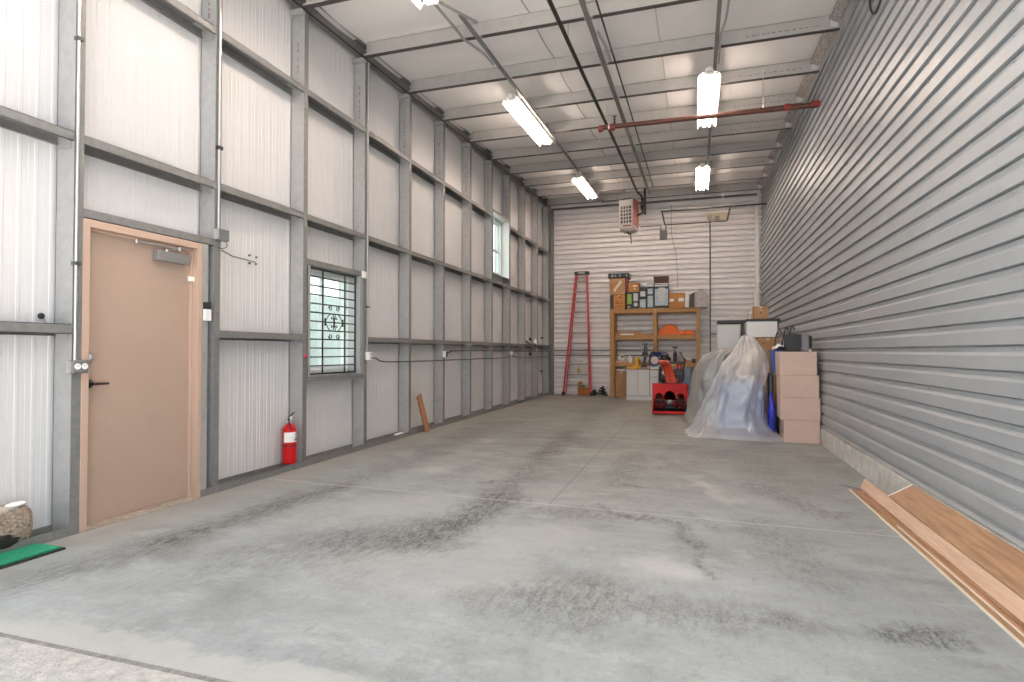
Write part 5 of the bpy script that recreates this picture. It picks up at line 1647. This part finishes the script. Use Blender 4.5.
panel_door(CX0 + .012, CX0 + .285, .115, .775)
panel_door(CX0 + .295, CX0 + .575, .115, .775)
obj('drawer', MB().box(CX0 + .60, CX1 - .012, CYF - .006, CYF + .022, .60, .775), CW, bc, .006)
panel_door(CX0 + .60, CX1 - .012, .115, .585)
obj('worktop', MB().box(CX0 - .02, CX0 + .60, CYF - .012, 15.87, .80, .835), mat('reddish_plywood', (.42, .23, .14), .6, 0, .15, 6), bc, .003)
obj('worktop_end', MB().box(CX0 + .602, CX1 + .02, CYF - .012, 15.87, .80, .828), CW, bc, .003)

WB = 'tools on the white cabinet and lower shelf'
# yellow cloth hanging over the front edge
yc_ = MB()
v_ = []
for j in range(15):
    t = j / 14
    for i in range(15):
        u = i / 14
        x = -1.71 + .33 * u + .03 * t
        if t < .55:
            y, z = 15.62 - t * .72, .845 + .20 * max(0, 1 - abs(u - .78) / .5) * (1 - t * .9) + .035 * noise.noise(Vector((u * 6, t * 6, 1)))
            y = max(y, CYF - .015)
        else:
            y, z = CYF - .022 - .012 * abs(noise.noise(Vector((u * 5, 2, t)))), .845 - (t - .55) * .17 * (1.1 - .9 * abs(u - .45) * 2)
        v_.append((x, y, max(z, .840) if t < .55 else z))
yc_.add(v_, [(j * 15 + i, j * 15 + i + 1, (j + 1) * 15 + i + 1, (j + 1) * 15 + i) for j in range(14) for i in range(14)], True)
o = obj('yellow_cloth', yc_, mat('mustard_cloth', (.58, .33, .05), .85, 0, .15, 12), None, loc=(-1.5, 15.4, .84))
sd = o.modifiers.new('thick', 'SOLIDIFY'); sd.thickness = .012; sd.offset = 1
tag(o, 'mustard yellow cloth heaped over the front edge of the white cabinet', 'cloth', WB)
hp = MB().blob((-1.47, 15.52, .97), (.085, .16, .13), 4, .35, 2.5, 22, 14, .838)
obj('cloth_heap', hp, mat('mustard_cloth', (.58, .33, .05)), o)
# white spray bottles / helmet
wh = thing('white_pump', 'white machine body with dark knobs on the lower shelf end', 'machine', (-1.97, 16.15, .946), WB)
obj('pump_body', MB().blob((-1.96, 16.24, 1.05), (.10, .10, .105), 2, .25, 2, 20, 14, .946), WHITE, wh)
for x, z_ in ((-2.05, .985), (-1.87, 1.0), (-1.93, 1.10)):
    obj('pump_knob', MB().lathe([(.030, 0), (.03, .03), (.015, .04)], Matrix.Translation((x, 16.15, z_)) @ Matrix.Rotation(PI/2, 4, 'X'), 12), DARKM, wh)
tag(obj('white_jug', MB().lathe([(.06, 0), (.065, .02), (.06, .12), (.025, .16), (.025, .19)], Matrix.Translation((-1.72, 16.15, .946)), 16), WHITE, None, loc=(-1.72, 16.15, .946)), 'small white jug behind the yellow cloth on the lower shelf', 'jug', WB)
ts = MB().box(-2.08, -1.78, 16.02, 16.10, .946, 1.0)
tag(obj('tan_block', ts, CARDP, None, .004, loc=(-1.93, 16.06, .946)), 'tan block lying before the white machine on the lower shelf', 'block', WB)
# black drill / nail gun
dg = thing('cordless_drill', 'black cordless drill standing on its battery on the white cabinet', 'drill', (-1.25, 15.5, .836), WB)
obj('battery', MB().box(-1.345, -1.225, 15.44, 15.60, .836, .91), BLACK, dg, .01)
obj('grip', MB().bar((-1.285, 15.52, .90), (-1.265, 15.52, 1.14), .06, .07, (0, 1, 0)), BLACK, dg, .015)
obj('motor_body', MB().tube([(-1.265, 15.36, 1.18), (-1.265, 15.62, 1.18)], .065, 14), BLACK, dg)
obj('chuck', MB().tube([(-1.26, 15.52, 1.20), (-1.255, 15.52, 1.34), (-1.255, 15.52, 1.42)], [.045, .04, .02], 12), DARKM, dg)
obj('side_handle', MB().tube([(-1.32, 15.5, 1.44), (-1.19, 15.5, 1.44)], .014, 8), BLACK, dg)
rt = thing('circular_saw', 'dark blue and black circular saw on the white cabinet', 'saw', (-1.06, 15.55, .829), WB)
obj('saw_guard', MB().lathe([(.13, -.025), (.145, -.02), (.145, .02), (.13, .025)], Matrix.Translation((-1.03, 15.50, .995)) @ Matrix.Rotation(PI/2, 4, 'X'), 26), mat('navy_plastic', (.02, .03, .09), .4), rt)
obj('saw_disc', MB().lathe([(.10, 0), (.10, .003)], Matrix.Translation((-1.02, 15.472, 1.02)) @ Matrix.Rotation(PI/2, 4, 'X'), 24), mat('pinkish_metal', (.48, .36, .36), .4, .3), rt)
obj('saw_handle', MB().tube(smoothed([(-1.15, 15.5, 1.08), (-1.10, 15.5, 1.20), (-.99, 15.5, 1.21), (-.94, 15.5, 1.10)]), .022, 8), BLACK, rt)
obj('saw_shoe', MB().box(-1.20, -.92, 15.42, 15.62, .836, .848), CHROME, rt)
cnn = thing('blue_canister', 'white canister with blue lid on the cabinet end', 'canister', (-.90, 15.72, .829), WB)
obj('canister_body', MB().lathe([(.095, 0), (.10, .02), (.10, .30)], Matrix.Translation((-.985, 15.74, .829)), 20), WHITE, cnn)
obj('canister_lid', MB().lathe([(.108, .30), (.112, .31), (.112, .39), (.10, .40)], Matrix.Translation((-.985, 15.74, .829)), 20), mat('royal_blue_lid', (.01, .04, .35), .4), cnn)
tbg = thing('tool_bag', 'black tool bag with handles on the lower shelf behind the snow blower', 'bag', (-.72, 16.2, .946), WB)
obj('bag_body', MB().blob((-.81, 16.2, 1.03), (.16, .12, .125), 6, .22, 2.2, 26, 16, .946), BLACK, tbg)
for y in (16.14, 16.26):
    obj('bag_handle', MB().tube(smoothed([(-.93, y, 1.12), (-.89, y, 1.20), (-.75, y, 1.20), (-.71, y, 1.12)]), .011, 8), BLACK, tbg)
hpmp = thing('hand_pump', 'black hand pump with a T handle on the lower shelf', 'pump', (-.52, 16.15, .946), WB)
obj('pump_barrel', MB().tube([(-.53, 16.15, .946), (-.53, 16.15, 1.22)], .05, 14), mat('dark_purple_grey', (.05, .035, .05), .4), hpmp)
obj('pump_rod', MB().tube([(-.53, 16.15, 1.22), (-.53, 16.15, 1.35)], .012, 8), BLACK, hpmp)
obj('pump_handle', MB().tube([(-.60, 16.15, 1.355), (-.46, 16.15, 1.355)], .018, 10), BLACK, hpmp)
obj('pump_base', MB().box(-.60, -.47, 16.08, 16.22, .946, .96), BLACK, hpmp)
gj = thing('grey_jug', 'tan grey jug right of the hand pump on the lower shelf', 'jug', (-.37, 16.15, .946), WB)
obj('jug_body', MB().lathe([(.062, 0), (.070, .03), (.070, .15), (.04, .22), (.03, .25)], Matrix.Translation((-.39, 16.15, .946)), 18), mat('tan_grey_jug', (.36, .32, .26), .5), gj)
obj('jug_cap', MB().lathe([(.034, .25), (.034, .28)], Matrix.Translation((-.39, 16.15, .946)), 14), BLACK, gj)
wbx = thing('white_tray', 'small white box with brown base at the right end of the lower shelf', 'box', (-.2, 16.15, .946), WB)
obj('box_body', MB().box(-.29, -.15, 16.06, 16.24, 1.02, 1.09), WHITE, wbx, .008)
obj('box_base', MB().box(-.31, -.13, 16.05, 16.25, .946, 1.02), CARD, wbx, .004)
tag(obj('black_case', MB().box(-.10, .0, 16.06, 16.24, .946, 1.05), BLACK, None, .02, loc=(-.05, 16.15, .946)), 'small black pouch at the right end of the lower shelf', 'pouch', WB)

# under the lower shelf
t = carton('carton', -2.085, -1.80, 15.95, 16.40, .10, .70, CARD, 'tall brown carton under the lower shelf left of the white cabinet')
tag(obj('carton_plinth', MB().box(-2.06, -1.80, 15.97, 16.38, .0, .098), LUMBERH, None, loc=(-1.93, 16.1, 0)), 'low wooden block under the tall brown carton', 'block')
wbg = MB().blob((-1.93, 16.15, .735), (.16, .16, .055), 9, .3, 2.5, 22, 12, .702)
tag(obj('white_bag', wbg, mat('pinkish_white_bag', (.66, .60, .60), .5), None, loc=(-1.93, 16.15, .70)), 'crumpled whitish bag on the tall brown carton under the shelf', 'bag')
for k, (za, zb, c) in enumerate([(.0, .30, (.10, .15, .24)), (.302, .60, (.15, .22, .34)), (.602, .83, (.20, .25, .33))]):
    cr = thing('storage_crate', ['bottom', 'middle', 'top'][k] + ' blue grey crate stacked under the lower shelf beside the snow blower', 'crate', (-.25, 16.2, za), 'blue grey crates under the shelf')
    mcr = mat('crate_blue_%d' % k, c, .5)
    obj('crate_body', MB().prism([(-.36, za), (-.14, za), (-.13, zb - .03), (-.37, zb - .03)], 'y', 16.04, 16.40), mcr, cr, .008)
    obj('crate_rim', MB().box(-.38, -.12, 16.03, 16.41, zb - .03, zb), mcr, cr, .004)
tag(obj('dark_tub', MB().lathe([(.15, 0), (.17, .30), (.18, .32)], Matrix.Translation((-.62, 16.2, 0)), 20), BLACK, None, loc=(-.62, 16.2, 0)), 'dark round tub on the floor under the shelf behind the snow blower', 'tub')

# ------------------------------------------------------------------ ladder
lad = thing('step_ladder', 'tall red fibreglass step ladder with black top leaning on the back wall', 'ladder', (-3.2, 16.3, 0))


def lp(u, z, back=0):
    """u=0 left rail, 1 right rail"""
    t = z / 3.50
    xl = -3.605 + (-3.255 + 3.605) * t
    xr_ = -2.805 + (-2.945 + 2.805) * t
    y = 16.20 + .19 * t + back * (.075 - .0 * t)
    return Vector((xl + (xr_ - xl) * u, y, z))


for u in (0, 1):
    obj('front_rail', MB().bar(lp(u, .0), lp(u, 3.46), .050, .030, (0, 1, 0)), REDB, lad, .003)
    obj('rear_rail', MB().bar(lp(u * .86 + .07, .0, 1), lp(u * .86 + .07, 3.44, 1), .035, .025, (0, 1, 0)), REDB, lad, .003)
    obj('rubber_foot', MB().bar(lp(u, .0), lp(u, .10), .085, .055, (0, 1, 0)), BLACKR, lad, .004)
for k in range(1, 12):
    z_ = .295 * k
    st = obj('step', MB().bar(lp(.03, z_), lp(.97, z_), .085, .032, (0, 0, 1)), mat('step_aluminium', (.30, .29, .28), .4, .3), lad)
    br_ = MB().bar(lp(.0, z_ - .03) + Vector((.0, -.03, 0)), lp(.0, z_ - .03) + Vector((.11, -.045, .10)), .010, .030, (0, 1, 0))
    br_.bar(lp(1, z_ - .02) + Vector((0, -.03, 0)), lp(1, z_ - .02) + Vector((-.07, -.045, .06)), .010, .024, (0, 1, 0))
    obj('step_brace', br_, mat('step_aluminium', (.56, .55, .53)), st)
tc = lp(.5, 3.49)
obj('top_cap', MB().box(tc.x - .20, tc.x + .20, tc.y - .06, tc.y + .12, 3.44, 3.53), BLACK, lad, .012)
obj('cap_label', MB().box(tc.x - .10, tc.x + .10, tc.y - .064, tc.y - .06, 3.465, 3.505), LG, lad)
ct = carton('carton', -3.23, -2.90, 16.42, 16.55, .0, .22, CARDO, 'orange carton on the floor behind the red ladder', tape=False, prints=[(.1, .9, .08, .2, mat('red_print', (.45, .06, .03), .6), 'red_stripe')])
tp_ = thing('tape_gun', 'orange and black tape gun standing on the carton behind the ladder', 'tape gun', (-3.15, 16.48, .22))
obj('tape_roll', MB().lathe([(.075, 0), (.08, .01), (.08, .05), (.075, .06)], Matrix.Translation((-3.15, 16.45, .305)) @ Matrix.Rotation(PI/2, 4, 'X'), 20), CARDO, tp_)
obj('tape_handle', MB().bar((-3.12, 16.42, .30), (-3.03, 16.42, .235), .03, .04), BLACK, tp_)
hk = thing('yellow_tag', 'yellow hang tag on the wall behind the lower ladder steps', 'tag', (-3.22, YB - .03, .72))
obj('tag_card', MB().box(-3.275, -3.185, YB - .03, YB - .022, .62, .76), mat('yellow_card', (.60, .42, .14), .6), hk, .004)
obj('tag_string', MB().tube([(-3.23, YB - .026, .76), (-3.235, YB - .02, .84)], .005, 6), DARKM, hk)
jr = MB()
coil = [(-2.52 + .14 * math.cos(a) * (1 - .02 * i), 16.36 + .11 * math.sin(a), .03 + .010 * i * .6) for i, a in enumerate([2 * PI * k / 12 for k in range(40)])]
jr.tube(coil, .022, 8)
tag(obj('hose_coil', jr, BLACKR, None, loc=(-2.52, 16.36, 0)), 'dark coiled hose on the floor between ladder and rack', 'hose')
jb2 = MB().blob((-2.745, 16.40, .08), (.07, .10, .085), 3, .4, 2.4, 18, 12, .002)
tag(obj('dark_bag', jb2, mat('dark_bag_cloth', (.035, .033, .033), .8), None, loc=(-2.66, 16.4, 0)), 'small dark lumpy bag on the floor beside the ladder foot', 'bag')
